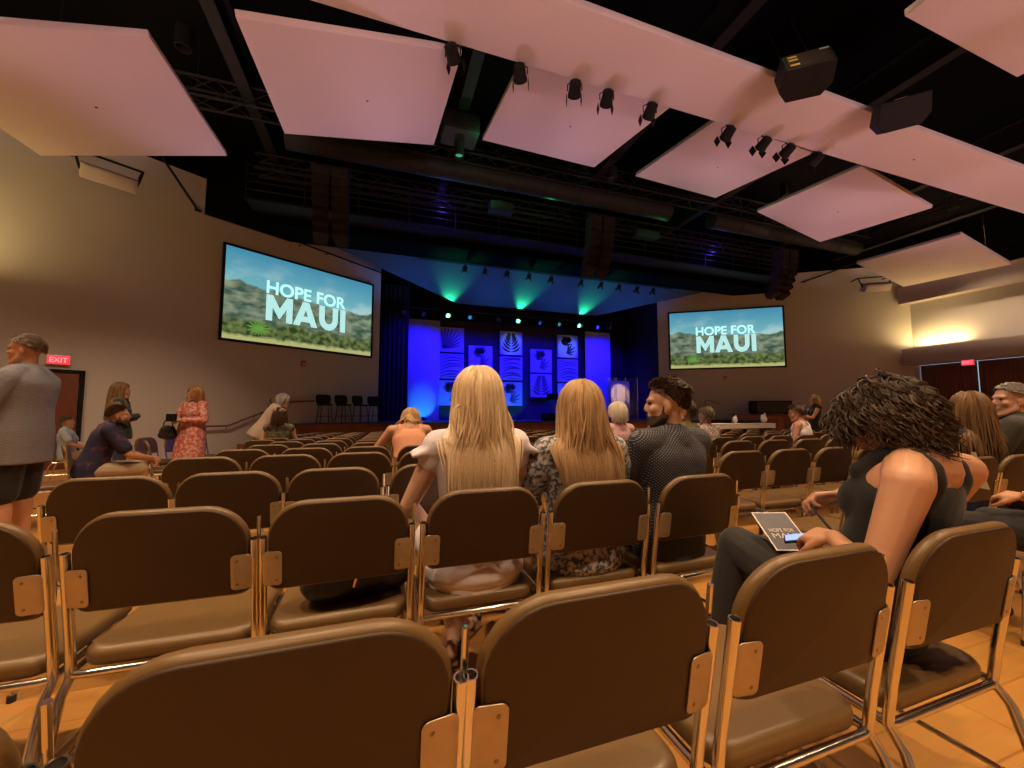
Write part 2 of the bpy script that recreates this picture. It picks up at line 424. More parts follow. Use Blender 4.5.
def screen(name, label, c, rz, W=5.46, H=3.12):
    t = thing(name, label, 'screen', c, rz, 'projection screens beside the stage')
    f = MB(); fr = .07
    for q, s in (((0, .0, H / 2 - fr / 2), (W, .10, fr)), ((0, .0, -H / 2 + fr / 2), (W, .10, fr)), ((-W / 2 + fr / 2, 0, 0), (fr, .10, H)), ((W / 2 - fr / 2, 0, 0), (fr, .10, H))): f.box(q, s)
    f.build('screen_frame', M['black'], t, smooth=False)
    MB().box((0, .01, 0), (W - .1, .06, H - .1)).build('picture', M['picture'], t, smooth=False)
    text('lettering', 'HOPE FOR', .615, (-1.38, -.03, .22), M['letter'], t, .0, w=2.76, fat=.028)
    b = MB(); X = 0.; g = lambda pl: b.prism([((X + x) * .735, y * .88) for x, y in pl], lambda u, v, w_: V((u - 1.37, -.03 - w_, v - .70)), .008)
    g([(0, 0), (.27, 0), (.27, .55), (.27, 1), (0, 1)]); g([(.88, 0), (1.15, 0), (1.15, 1), (.88, 1), (.88, .55)])
    g([(.27, .55), (.55, .12), (.575, .12), (.575, .52), (.27, 1)]); g([(.575, .12), (.60, .12), (.88, .55), (.88, 1), (.575, .52)])
    X = 1.19; g([(0, 0), (.30, 0), (.575, .68), (.575, 1), (.43, 1)]); g([(.85, 0), (1.15, 0), (.72, 1), (.575, 1), (.575, .68)]); g([(.36, .17), (.79, .17), (.70, .40), (.45, .40)])
    X = 2.42; n_ = 10; arc = lambda r_, k: (.49 + r_ * math.cos(math.pi * (1 + k / n_)), .46 + r_ * .98 * math.sin(math.pi * (1 + k / n_)))
    g([(0, .46), (.28, .46), (.28, 1), (0, 1)]); g([(.70, .46), (.98, .46), (.98, 1), (.70, 1)])
    for k in range(n_): g([arc(.49, k), arc(.49, k + 1), arc(.21, k + 1), arc(.21, k)])
    X = 3.53; g([(0, 0), (.28, 0), (.28, 1), (0, 1)])
    b.build('lettering', M['letter'], t, smooth=False)
    return t
lc = LW(3.03, 4.9, .06); rc = RW(3.25, 4.9, .06)
screen('projection_screen', 'wide screen on the wall above the row of empty bar stools', lc, A, 5.28)
screen('projection_screen', 'wide screen on the wall above the long black cabinet and white table', rc, -A)

def exit_sign(label, c, rz):
    t = thing('exit_sign', label, 'exit sign', c, rz, 'lit exit signs')
    MB().rbox((0, .02, 0), (.40, .05, .24), .01).build('sign_box', M['cloth_white'], t)
    MB().box((0, -.008, 0), (.36, .012, .20)).build('sign_face', M['exit_red'], t, smooth=False)
    text('lettering', 'EXIT', .17, (-.15, -.016, -.06), emit('exit_letters', (1, .25, .25), 1.4), t, .004, .002, w=.30)
exit_sign('lit red EXIT sign on the wall over the dark red single door', LW(8.85, 2.37, .05), A)
exit_sign('lit red EXIT sign hanging above the wide ribbed double doors', V((XR - .56, 9.25, 3.14)), R(-90))
def alarm(label, c, rz):
    t = thing('fire_alarm', label, 'alarm', c, rz, 'red wall alarms')
    MB().rbox((0, 0, 0), (.15, .06, .2), .012).build('housing', M['red'], t)
    MB().lathe((0, -.03, -.03), [(.045, 0), (.045, .02), (.02, .03)], 12, Matrix.Rotation(R(90), 3, 'X')).build('horn', M['label_white'], t)
alarm('small red alarm box under the screen near the bar stools', LW(3.09, 2.85, .03), A)
alarm('small red alarm box under the screen above the black cabinet', RW(3.2, 2.85, .03), -A)

# ------------------------------------------------------------------ ceiling: hanging panels
KS = 3.1 / 3.0
def cloud(label, c, a, b_, W=3.1, L=3.1, T=.11, name='acoustic_panel', group='square hanging ceiling panels'):
    t = thing(name, label, 'ceiling panel', c, 0, group)
    t.rotation_euler = Euler((R(b_), -R(a), 0), 'XYZ')
    MB().rbox((0, 0, T / 2), (W, L, T), .012).build('panel', M['cloud'], t)
    top = (ZC - c[2])
    for sx in (-1, 1):
        for sy in (-1, 1):
            x, y = sx * W * .36, sy * L * .36
            Rm = t.rotation_euler.to_matrix(); pw = V(c) + Rm @ V((x, y, T))
            q = MB().tube([(x, y, T), Rm.transposed() @ (V((pw.x, pw.y, ZC - .005)) - V(c))], .006, 5)
            q.build('suspension_cable', M['steel'], t)
    MB().lathe((.1, .05, 0), [(.02, -.006), (.02, .0)], 10).build('cable_grommet', M['darkgear'], t)
def K(x, y, z): return V((0, 0, 1.1)) + (V((x, y, z)) - V((0, 0, 1.1))) * KS
cloud('square ceiling panel hung nearest the boxy wall speaker above the dark red single door', K(-4.67, 7.88, 6.08), 12.1, 4.0)
cloud('large square ceiling panel above the lettered screen beside the bar stools', K(-.47, 7.08, 6.67), 8.2, 9.6)
cloud('square ceiling panel behind the stage lights, second from the wide screen with stools', K(3.61, 7.11, 7.21), -1.2, 11.1)
cloud('square ceiling panel above the middle speaker cluster, centre one of the arc', K(8.4, 7.81, 7.72), -2.4, 8.8)
cloud('square ceiling panel between the end of the stage lights and the far speaker cluster', K(13.08, 7.79, 7.26), -11.9, 5.7)
cloud('square ceiling panel nearest the lit cove above the ribbed double doors', K(19.44, 8.66, 6.67), -12.7, 2.5)
cloud('square ceiling panel overhead behind the yellow-labelled black speaker', (8.82, 1.74, 6.98), -1.5, -1.)
cloud('long pale ceiling panel carrying the row of small black stage lights', (11.2, 5.09, 6.80), 0, 0, 29.5, 1.12, .12, 'ceiling_baffle', None)

def par_light(name, label, c, aim, m_lens, group, s=1., cat='stage light'):
    """small theatre lamp: yoke, body, barn doors, lens"""
    t = thing(name, label, cat, c, 0, group)
    d = (V(aim) - V(c)).normalized(); u, w = basis(d)
    Mx = Matrix((u, w, d)).transposed()
    body = MB().lathe(d * -.02 * s, [(.05 * s, -.12 * s), (.085 * s, -.10 * s), (.09 * s, .02 * s), (.10 * s, .06 * s), (.10 * s, .10 * s), (.088 * s, .10 * s), (.082 * s, .085 * s)], 14, Mx)
    body.build('lamp_body', M['darkgear'], t)
    y = MB().tube([u * .108 * s, u * .108 * s + V((0, 0, .1 * s)), V((0, 0, .17 * s)), u * -.108 * s + V((0, 0, .1 * s)), u * -.108 * s], .009 * s, 6)
    y.tube([V((0, 0, .16 * s)), V((0, 0, .25 * s))], .018 * s, 8); y.build('yoke', M['steel'], t)
    MB().lathe(d * .066 * s, [(.078 * s, 0), (.068 * s, .012 * s)], 14, Mx).build('lens', m_lens, t)
    for q in (u, -u):
        MB().box(d * .13 * s + q * .112 * s, (.006 * s, .17 * s, .1 * s), Matrix((q, w if q is u else w, d)).transposed()).build('barn_door', M['darkgear'], t)
    return t
M['lens_dark'] = mat('unlit_lens', (.03, .03, .035), .1)
M['lens_green'] = emit('green_lens', (.08, 1, .35), 14.)
M['lens_blue'] = emit('blue_lens', (.03, .03, 1.), 2.2)
M['lens_teal'] = emit('faint_green_lens', (.05, .5, .25), .5)
# lamps along the far edge of the long panel
b = MB().tube([(-1, 5.72, 6.95), (15, 5.72, 6.95)], .022, 8); tag(b.build('lighting_pipe', M['steel']), 'thin black pipe along the stage edge of the long ceiling panel', 'pipe')
M_lp = [(453, -.2), (520, 2.05), (575, 3.2), (607, 3.9), (650, 4.9), (727, 7.0), (763, 7.9), (787, 8.7), (815, 9.55)]
LXS = (.93, 2.04, 3.05, 3.69, 4.61, 6.47, 7.43, 8.11, 8.97)
for i, (px, _) in enumerate(M_lp):
    x = LXS[i]
    par_light('stage_light', 'small black barn-door lamp, %s along the long ceiling panel from its overhead end' % ORD[i + 1], (x, 5.72, 6.665), (7 if i < 5 else 8, 16, 2), M['lens_dark'], 'lamps along the long ceiling panel', 1.15)
# two black boxes near the near edge of the long panel
def wedge_box(label, c, rz, tilt, lab):
    t = thing('hanging_speaker', label, 'speaker', c, 0); t.rotation_euler = Euler((tilt, 0, rz))
    b = MB().prism([(-.33, -.2), (.33, -.2), (.36, .12), (.24, .28), (-.24, .28), (-.36, .12)], lambda u, v, w: V((u, v, w - .24)), .48)
    b.build('cabinet', M['darkgear'], t, bevel=.012, smooth=False)
    MB().box((0, -.205, 0), (.58, .012, .42)).build('speaker_grille', M['grille'], t, smooth=False)
    for x, z, w_ in lab: MB().box((x, -.214, z), (w_, .004, .045)).build('sticker', M['label_yellow'], t, smooth=False)
    MB().box((.23, -.214, .17), (.12, .004, .04)).build('sticker', M['label_white'], t, smooth=False)
    for sx in (-1, 1): MB().tube([(sx * .2, .05, .24), (sx * .2, .05, 2.2)], .012, 6).build('hanging_rod', M['steel'], t)
wedge_box('black hanging speaker box with three yellow stickers under the long ceiling panel', (6.28, 4.08, 6.5), R(-38), R(-28), [(-.2, .12, .12), (-.2, .02, .12), (-.2, -.14, .12)])
wedge_box('flat dark hanging speaker with one yellow sticker, tilted sharply beside the long panel', (8.75, 4.12, 6.5), R(-48), R(-60), [(-.05, -.17, .16)])

# ceiling steel, ducts, catwalk
for i, x in enumerate((-3.2, 1.75, 6.35, 11.2, 16.9, 21)):
    b = MB(); zt = ZC - .02
    b.box((x, 6.5, zt - .02), (.26, 14.5, .04)); b.box((x, 6.5, zt - .36), (.05, 14.5, .66)); b.box((x, 6.5, zt - .70), (.26, 14.5, .04))
    tag(b.build('steel_beam', M['steel'], smooth=False), 'dark roof beam running toward the stage, %s from the slanting wall with bar stools' % ORD[i + 1], 'beam', 'dark roof beams')
def truss(label, y, z, x0, x1, h=.45):
    t = thing('lighting_truss', label, 'truss', ((x0 + x1) / 2, y, z)); c = (x0 + x1) / 2
    for dy in (-h / 2, h / 2):
        for dz in (-h / 2, h / 2):
            MB().tube([(x0 - c, dy, dz), (x1 - c, dy, dz)], .03, 6).build('chord', M['steel'], t)
    b = MB(); n = int((x1 - x0) / h / 1.3)
    for i in range(n):
        xa = x0 - c + i * (x1 - x0) / n; xb = xa + (x1 - x0) / n
        for dy in (-h / 2, h / 2): b.tube([(xa, dy, -h / 2 if i % 2 else h / 2), (xb, dy, h / 2 if i % 2 else -h / 2)], .014, 5)
        for dz in (-h / 2, h / 2): b.tube([(xa, -h / 2 if i % 2 else h / 2, dz), (xb, h / 2 if i % 2 else -h / 2, dz)], .014, 5)
    b.build('lattice', M['steel'], t)
    for x in (x0 * .8 + x1 * .2, (x0 + x1) / 2, x0 * .2 + x1 * .8): MB().tube([(x - c, 0, h / 2), (x - c, 0, ZC - z)], .012, 5).build('hanging_wire', M['steel'], t)
truss('dark lattice truss hung in front of the catwalk across the hall', 12.6, 8.25, -3.6, 17.6)
truss('dark lattice truss closer to the square panels', 10.4, 8.5, -5, 19)
t = thing('catwalk', 'black catwalk with pipe railing on the wall above the stage opening', 'catwalk', (7, 13.5, 7.5))
MB().box((0, 0, -.05), (22, .8, .06)).build('walkway', M['steel'], t, smooth=False)
for z in (.25, .5, .75, 1.0): MB().tube([(-11, -.38, z), (11, -.38, z)], .022, 6).build('rail', M['steel'], t)
for i in range(15): MB().tube([(-11 + i * 22 / 14, -.38, -.1), (-11 + i * 22 / 14, -.38, 1.0)], .022, 6).build('post', M['steel'], t)
M['galv'] = mat('dull_duct_metal', (.02, .019, .018), .6, 0, var=.2, vscale=3, spec=.15)
for lab, x0, x1, y, z, r in (('wide round air duct above the square panels near the middle lamps', -2.5, 9.5, 11.0, 8.22, .3), ('round air duct over the far speaker cluster', 11.5, 19.5, 11.0, 8.22, .28)):
    b = MB().tube([(x0, y, z), (x1, y, z)], r, 16)
    n = int((x1 - x0) / 1.2)
    for i in range(n + 1): b.tube([(x0 + i * (x1 - x0) / n - .02, y, z), (x0 + i * (x1 - x0) / n + .02, y, z)], r + .02, 16)
    tag(b.build('air_duct', M['galv']), lab, 'duct')
for lab, c, s in (('pale square vent box in the gap between two ceiling panels', (1.72, 9.4, 8.3), (.9, .7, .5)), ('flat metal vent box above the middle lamps', (3.6, 12.0, 7.85), (.8, .4, .3)), ('metal vent box beyond the middle speaker cluster', (9.6, 12.4, 8.0), (1.1, .4, .25))):
    b = MB().rbox(c, s, .02)
    for i in range(5): b.box((c[0], c[1] - s[1] / 2 - .005, c[2] - s[2] * .35 + i * s[2] * .17), (s[0] * .85, .02, s[2] * .05))
    tag(b.build('vent_box', M['galv']), lab, 'vent')
for i, (x, y, z) in enumerate(((-1.95, 8.9, 7.75), (1.75, 9.6, 7.7), (6.35, 9.6, 8.0))):
    t = thing('can_light', 'black cylinder lamp hung in the gap %s the ceiling panels' % ('beside the first of', 'between the second and third of', 'before the middle of')[i], 'lamp', (x, y, z), 0, 'hanging cylinder lamps')
    MB().lathe((0, 0, 0), [(.11, .36), (.13, .34), (.13, 0), (.11, 0), (.10, .06)], 18).build('lamp_body', M['steel'], t)
    MB().tube([(0, 0, .34), (0, 0, ZC - z - (.745 if i else .005))], .012, 6).build('stem', M['steel'], t)
    MB().lathe((0, 0, .05), [(.095, 0), (.09, .02)], 16).build('lens', M['lens_dark'] if i != 1 else M['lens_teal'], t)
# speaker clusters
def line_array(label, x):
    t = thing('speaker_cluster', label, 'speaker', (x, 11.55, 7.85), 0, 'tall hanging speaker clusters')
    for sx in (-1, 1):
        for k in range(7):
            a = R(-3 - k * 3.2); zc = -.14 - k * .262; yc = .0 + .012 * k * k * -1. * -1
            Mx = Matrix.Rotation(sx * R(-9), 3, 'Z') @ Matrix.Rotation(-a * -1, 3, 'X')
            c_ = V((sx * .27, yc, zc))
            q = MB().prism([(-.215, -.2), (.215, -.2), (.17, .24), (-.17, .24)], lambda u, v, w: c_ + Mx @ V((u, v, w - .122)), .244).build('cabinet', M['grille'], t, bevel=.012, smooth=False)
            g = MB().box(c_ + Mx @ V((0, -.206, 0)), (.39, .012, .2), Mx).build('speaker_grille', M['grille'], q, smooth=False)
    MB().rbox((0, .02, .03), (1.05, .4, .06), .01).build('hanging_frame', M['steel'], t)
    for sx in (-1, 1): MB().tube([(sx * .4, .02, .05), (sx * .4, .02, 1.42)], .014, 6).build('hanging_chain', M['steel'], t)
line_array('tall twin speaker cluster hung above the screen with bar stools below', -1.5)
line_array('tall twin speaker cluster hung over the middle of the stage front', 7.1)
line_array('tall twin speaker cluster hung beside the screen above the black cabinet', 16.0)
# speakers on the slanting walls
def wall_speaker(label, c, rz, sgn):
    t = thing('wall_speaker', label, 'speaker', c, rz, 'pale box speakers on the slanting walls')
    Mx = Matrix.Rotation(R(28), 3, 'X')
    MB().rbox((0, 0, 0), (1.0, .42, .34), .015, Mx).build('cabinet', M['greygear'], t)
    MB().rbox(Mx @ V((0, -.215, 0)), (.92, .02, .27), .006, Mx).build('speaker_grille', M['greygear'], t)
    br = MB()
    for x in (-.62, .62): br.tube([(x, .62, .52), (x, .1, .50), (x * .86, .0, .12), (x * .8, .0, .0)], .03, 6)
    br.tube([(-.62, .1, .5), (.62, .1, .5)], .03, 6); br.build('bracket', M['black'], t)
    return t
wall_speaker('pale box speaker with elbow brackets high on the wall above the single door', LW(8.3, 7.0, .75), A, 1)
wall_speaker('pale box speaker with elbow brackets high on the wall near the lit cove', RW(9.5, 6.9, .75), -A, 1)
for lab, a_, b_ in (('slanting black pipe brace on the wall beside the boxy speaker over the single door', LW(7.3, 8.2, .5), LW(6.35, 7.2, .06)), ('slanting black pipe brace on the wall beside the speaker near the lit cove', RW(8.9, 8.2, .5), RW(6.9, 7.6, .06))):
    b = MB().tube([a_, b_], .035, 8).lathe(b_, [(.09, -.015), (.09, .015)], 12); tag(b.build('pipe_brace', M['black']), lab, 'pipe')
b = MB(); b.tube([LW(3.6, 7.22, .12), LW(-.0, 7.05, .12)], .03, 6)
for s_ in (3.4, 2.4, 1.4, .4): b.tube([LW(s_, 7.12, 0), LW(s_, 7.12, .14)], .02, 6)
tag(b.build('lighting_pipe', M['black']), 'black pipe along the top of the wall above the screen with bar stools', 'pipe')

# ------------------------------------------------------------------ stage
DZ = .70
deck = [(-3.05, 15.45), (-.6, 15.55), (-.6, 15.0), (14.6, 15.0), (14.6, 15.55), (17.0, 15.48), (14.25, 17.3), (14.2, 21.2), (-.2, 21.2), (-.24, 17.3)]
M['deck_floor'] = mat('stage_deck_dark', (.05, .04, .045), .45)
t = thing('stage', 'low stage with red-brown wooden front across the end of the hall', 'stage', (0, 0, 0))
MB().prism(deck, lambda u, v, w: V((u, v, DZ - .04 + w)), .04).build('stage_deck', M['deck_floor'], t, smooth=False)
b = MB(); n = len(deck)
inn = [(x + .02, y + .03) for x, y in deck[:6]] + deck[6:]
b.prism([(x, y + .04) if i < 6 else (x, y) for i, (x, y) in enumerate(deck)], lambda u, v, w: V((u, v, -.45 + w)), DZ + .41)
b.build('stage_front', M['stage_wood'], t, smooth=False)
b = MB()
for i in range(13): b.box((-.3 + i * 1.22, 15.03, .1), (.03, .05, .95))
b.box((7, 15.02, DZ - .1), (15.1, .05, .06)); b.build('front_trim', M['door_wood'], t, smooth=False)
# steps with a wall rail on the bar-stool side
t = thing('stage_steps', 'wooden steps climbing along the wall to the stage side with bar stools', 'steps', (0, 0, 0))
for i in range(4):
    z1 = -.32 + (i + 1) * .204
    MB().box(LW(5.25 - i * .45, (z1 - .43) / 2, .62), (.46, 1.15, z1 + .43), ML).build('step', M['stage_wood'], t, smooth=False)
b = MB(); pts = [LW(5.9, .67, .09), LW(5.3, .67, .09), LW(4.7, .94, .09), LW(3.45, 1.46, .09), LW(2.7, 1.50, .09)]
t = thing('handrail', 'dark wooden handrail rising along the wall beside the stage steps', 'handrail', LW(4.5, .9, .09))
o = V(t.location); MB().tube([p - o for p in pts], .028, 8).build('rail', M['door_wood'], t)
for s_, z_ in ((5.35, .67), (4.6, .97), (3.6, 1.40)):
    p = LW(s_, z_, .09) - o; q = LW(s_, z_ - .09, 0) - o
    MB().tube([p, V((p.x, p.y, q.z)), q], .01, 6).build('bracket', M['steel'], t)
# bar stools
def stool(label, c, rz):
    t = thing('bar_stool', label, 'bar stool', c, rz, 'empty bar stools in a row on the stage wing')
    f = lambda u, v, w: V((u, .02 + v, .66 + w + .06 * max(0, v) ** 2))
    MB().pad(rrect(.48, .44, .12), .06, f).build('seat', M['drape'], t)
    MB().pad(rrect(.52, .34, .10), .04, lambda u, v, w: V((u, -.19 - w + .35 * u * u - .12 * v, .86 + v))).build('backrest', M['drape'], t)
    for sx in (-1, 1):
        for sy in (-1, 1): MB().tube([(sx * .15, .02 + sy * .14, .65), (sx * .22, .02 + sy * .21, 0)], .013, 6).build('leg', M['steel'], t)
    MB().tube([(-.19, -.16, .25), (.19, -.16, .25), (.19, .2, .25), (-.19, .2, .25), (-.19, -.16, .25)], .011, 6).build('footrest', M['steel'], t)
for i, s_ in enumerate((2.62, 1.92, 1.24, .6)):
    p = LW(s_, DZ, .75)
    stool('black bar stool by the wall, %s of four counting from the handrail' % ORD[i + 1], p, A + math.pi + R((-8, 5, 12, -10)[i]))
# tall boards and square art boards
def board(label, x0, x1, z1):
    t = thing('tall_board', label, 'board', ((x0 + x1) / 2, 20, DZ), 0, 'tall blue-lit boards')
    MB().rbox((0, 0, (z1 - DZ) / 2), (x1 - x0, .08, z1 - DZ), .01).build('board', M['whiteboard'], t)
    for s in (-.3, .3): MB().tube([((x1 - x0) * s, .05, .02), ((x1 - x0) * s, .5, .02), ((x1 - x0) * s, .06, 1.6)], .03, 6).build('prop', M['steel'], t)
board('tall plain blue-lit board on the stage, bar stool side', 1.18, 2.74, 5.78)
board('tall plain blue-lit board on the stage beside the clear drum screen', 11.15, 12.80, 5.78)
struct('wall_backdrop', MB().box((7, 20.62, 3.2), (14.2, .08, 5.6)), M['navy'], smooth=False)
M['art_mid'] = mat('carved_motif', (.10, .10, .16), .8)
M['art_dark'] = mat('dark_carved_motif', (.012, .013, .02), .8)
def art(label, x0, z1, style, seed, w=1.3, dark=False):
    rnd = random.Random(seed); t = thing('art_panel', label, 'art panel', (x0 + w / 2, 20.35, z1 - w / 2), 0, 'square carved panels behind the stage')
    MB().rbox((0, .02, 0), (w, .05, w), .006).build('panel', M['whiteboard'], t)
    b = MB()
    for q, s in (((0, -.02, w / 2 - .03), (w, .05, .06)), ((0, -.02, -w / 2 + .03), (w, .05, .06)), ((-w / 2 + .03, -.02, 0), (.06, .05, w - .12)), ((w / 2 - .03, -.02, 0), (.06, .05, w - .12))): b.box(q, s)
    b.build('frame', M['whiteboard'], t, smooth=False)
    b = MB(); h = w / 2 - .08
    def blade(p, a, L, wd, curl):
        top = []; bot = []
        for k in range(9):
            s = k / 8; an = a + curl * s; p2 = p
            x = p[0] + sum(math.cos(a + curl * j / 8) for j in range(k)) * L / 8; z = p[1] + sum(math.sin(a + curl * j / 8) for j in range(k)) * L / 8
            hw = wd * math.sin(math.pi * min(1, s * .9 + .08)) * .5
            top.append((x - math.sin(an) * hw, z + math.cos(an) * hw)); bot.append((x + math.sin(an) * hw, z - math.cos(an) * hw))
        cl = lambda q: (max(-h, min(h, q[0])), max(-h, min(h, q[1])))
        T = [cl(q) for q in top]; B_ = [cl(q) for q in bot]
        for k in range(8): b.prism([B_[k], B_[k + 1], T[k + 1], T[k]], lambda u, v, ww: V((u, -.004 - ww, v)), .035)
    if style == 'leaf':        # one big leaf with side blades bending off a mid-rib
        for k in range(7):
            zz = -h + .2 + k * .15; blade((.03, zz - .12), R(8 + k * 9), .62 - .03 * k, .12, R(55)); blade((-.03, zz - .12), R(172 - k * 9), .62 - .03 * k, .12, R(-55))
    elif style == 'wave':
        for k in range(9): blade((-h, -h - .15 + k * .165), R(28 + rnd.uniform(-6, 6)), 1.3, .075, R(-58))
    elif style == 'fan':
        for k in range(9): blade((-h + .1, -h + .1), R(4 + k * 10.5), 1.05 + .25 * math.sin(k * .35), .10, R(18))
    else:                      # scattered sprigs
        for q in ((-.3, .1, 40, .8), (-.1, -.35, 20, .7), (.1, .2, 100, .45), (-.4, .35, -15, .6)):
            for k in range(5): blade((q[0] + k * .02, q[1] + k * .01), R(q[2] + (k - 2) * 24), q[3] * (1 - abs(k - 2) * .15), .1, R(30))
    b.build('motif', M['art_dark'] if dark else M['art_mid'], t, smooth=False)
cols = [(2.76, 5.56, 3), (4.33, 4.66, 3), (6.06, 5.56, 3), (7.85, 4.64, 2), (9.52, 5.56, 3)]
nm = ['beside the tall plain board near the stools', 'in the second column', 'in the middle column', 'in the fourth column', 'beside the plain board near the drum screen']
st = ['wave', 'fan', 'leaf', 'sprig']; k = 0
for ci, (x0, z1, n) in enumerate(cols):
    for i in range(n):
        dark = (i == 0 and ci in (2, 4)); s_ = 'leaf' if (ci, i) == (2, 0) else 'sprig' if (ci, i) == (4, 0) else st[(ci * 2 + i * 3 + 1) % 4]
        pre = 'pale square panel with dark leaves' if dark else 'blue-lit square carved panel'
        pos = ('top', 'middle', 'lowest')[i] if n == 3 else ('upper', 'lower')[i]
        art('%s, %s one %s' % (pre, pos, nm[ci]), x0, z1 - i * 1.41, s_, 40 + ci * 5 + i, dark=dark); k += 1
# lighting bar over the stage
b = MB().tube([(.3, 18.35, 5.95), (12.2, 18.35, 5.95)], .028, 8)
for x in (3.4, 7, 10.6): b.tube([(x, 18.35, 5.95), (x, 18.35, 9.2)], .012, 5)
tag(b.build('lighting_bar', M['steel']), 'black lighting bar with green lamps over the stage', 'pipe')
bar = [(.85, 0), (1.75, 0), (2.88, 1), (3.94, 2), (5.4, 0), (6.41, 1), (7.6, 0), (8.68, 2), (9.84, 1), (10.95, 3), (11.7, 0)]
for i, (x, c) in enumerate(bar):
    par_light('stage_light', ('glowing green' if c == 1 else 'small dark blue' if c == 3 else 'dim black') + ' stage lamp, %s along the bar above the stage' % ORD[i + 1], (x, 18.35, 5.70), (x, 12.0, 2.6), (M['lens_dark'], M['lens_green'], M['lens_teal'], M['lens_blue'])[c], 'lamps on the bar above the stage', 1.15)
cp = [3.27, 4.17, 5.19, 6.24, 7.34, 8.91, 10., 11.02, 12.07, 13.04]
b = MB().tube([(1.2, 15.27, 7.1), (13.4, 15.27, 7.1)], .022, 8); tag(b.build('lighting_pipe', M['steel']), 'black pipe under the front lip of the stage canopy', 'pipe')
for i, x in enumerate(cp):
    par_light('stage_light', 'small stage lamp hanging before the blue-green canopy, %s from the stool side' % ORD[i + 1], (x * .937, 15.27, 6.88), (x * .937, 19, 2), M['lens_blue'] if i in (3, 6) else M['lens_teal'] if i in (1, 8) else M['lens_dark'], 'lamps hanging before the stage canopy', .95)
# drapes masking the stage sides
def drape(label, x0, x1, y):
    b = MB(); n = 28; out = []; inn_ = []
    for k in range(n + 1):
        x = x0 + (x1 - x0) * k / n; yy = y + .06 * math.sin(k * 1.35)
        out.append((x, yy)); inn_.append((x, yy + .03))
    b.prism(out + inn_[::-1], lambda u, v, w: V((u, v, DZ + w)), 6.3)
    tag(b.build('stage_curtain', M['drape']), label, 'curtain', 'black curtains masking the stage sides')
drape('black curtain at the stage side next to the bar stools', -.12, 1.1, 18.6)
drape('black curtain at the stage side beyond the clear drum screen', 13.0, 14.1, 20.35)
# things on the stage
def music_stand(label, c, rz):
    t = thing('music_stand', label, 'music stand', c, rz, 'black music stands on the stage')
    MB().tube([(0, 0, .03), (0, 0, 1.08)], .014, 8).build('pole', M['darkgear'], t)
    for k in range(3):
        a = R(90 + 120 * k); MB().tube([(0, 0, .16), (.28 * math.cos(a), .28 * math.sin(a), .01)], .011, 6).build('leg', M['darkgear'], t)
    MB().box((0, .0, 1.16), (.56, .02, .34), Matrix.Rotation(R(-35), 3, 'X')).build('desk', M['darkgear'], t, smooth=False)
    MB().box((0, -.11, 1.035), (.56, .07, .012), Matrix.Rotation(R(-35), 3, 'X')).build('ledge', M['darkgear'], t, smooth=False)
music_stand('black music stand on stage behind the rounded dark amplifier', (4.62, 17.6, DZ), R(180))
music_stand('taller black music stand on stage between the two blonde women', (7.95, 17.6, DZ), R(160))
t = thing('amplifier', 'rounded black amplifier box standing upright at the stage front', 'amplifier', (4.9, 17.3, DZ), R(10))
MB().rbox((0, 0, .33), (.62, .34, .66), .06).build('cabinet', M['darkgear'], t)
MB().rbox((0, -.17, .28), (.5, .02, .44), .008).build('speaker_grille', M['grille'], t)
MB().tube([(-.12, 0, .65), (-.1, 0, .70), (.1, 0, .70), (.12, 0, .65)], .014, 6).build('handle', M['rubber'], t)
def wedge(label, c, rz):
    t = thing('stage_monitor', label, 'speaker', c, rz, 'black wedge monitors on the stage')
    MB().prism([(-.2, 0), (.2, 0), (.2, .1), (-.02, .36), (-.2, .30)], lambda u, v, w: V((w - .3, u, v)), .6).build('cabinet', M['darkgear'], t, bevel=.01, smooth=False)
    Mx = Matrix.Rotation(math.atan2(.26, -.22), 3, 'X')
    MB().box((0, .095, .235), (.52, .3, .012), Matrix.Rotation(math.atan2(-.26, .22), 3, 'X')).build('speaker_grille', M['grille'], t, smooth=False)
wedge('black wedge monitor on the stage floor before the middle boards', (7.2, 16.4, DZ), R(180))
wedge('black wedge monitor on the stage floor near the drum screen', (9.4, 16.5, DZ), R(180))
wedge('black wedge monitor on the stage floor at the lit tall board', (3.5, 16.9, DZ), R(180))
def foot(label, x):
    t = thing('footlight', label, 'stage light', (x, 18.9, DZ), 0, 'small lamps on the stage floor')
    MB().rbox((0, 0, .07), (.2, .16, .1), .02, Matrix.Rotation(R(45), 3, 'X')).build('lamp_body', M['darkgear'], t)
    MB().tube([(-.12, 0, 0), (-.12, 0, .1), (.12, 0, .1), (.12, 0, 0)], .012, 6).build('yoke', M['steel'], t)
FOOT = [1.9, 3.4, 6.7, 10.2]
for x, l in zip(FOOT, ('small floor lamp lighting the tall board by the stools', 'small floor lamp under the panels next to the tall board by the stools', 'small floor lamp under the middle column of panels', 'small floor lamp under the panels near the drum screen')): foot(l, x)
M['acrylic'] = mat('clear_acrylic', (.95, .97, .98), .04, trans=1., spec=.6)
t = thing('drum_screen', 'clear acrylic drum screen standing on the stage beside the tall blue board', 'drum screen', (12.25, 18.1, DZ), 0)
for x, rz in ((-.62, 8), (.0, -18), (.62, -40)):
    Mx = Matrix.Rotation(R(rz), 3, 'Z'); c = V((x, .12 if x == 0 else -.05, 0))
    pn = MB().box(c + V((0, 0, 1.12)), (.6, .012, 2.24), Mx).build('clear_panel', M['acrylic'], t, smooth=False)
    b = MB()
    for s in (-.3, .3): b.tube([c + Mx @ V((s, 0, 0)), c + Mx @ V((s, 0, 2.26))], .014, 6)
    b.build('edge_rail', M['chrome'], pn)
t = thing('added_back_panel', 'pale upright panel added behind the drum kit to brighten the clear screen', 'panel', (13.15, 19.6, DZ), 0)  # added panel, gives the clear screen its pale bright area
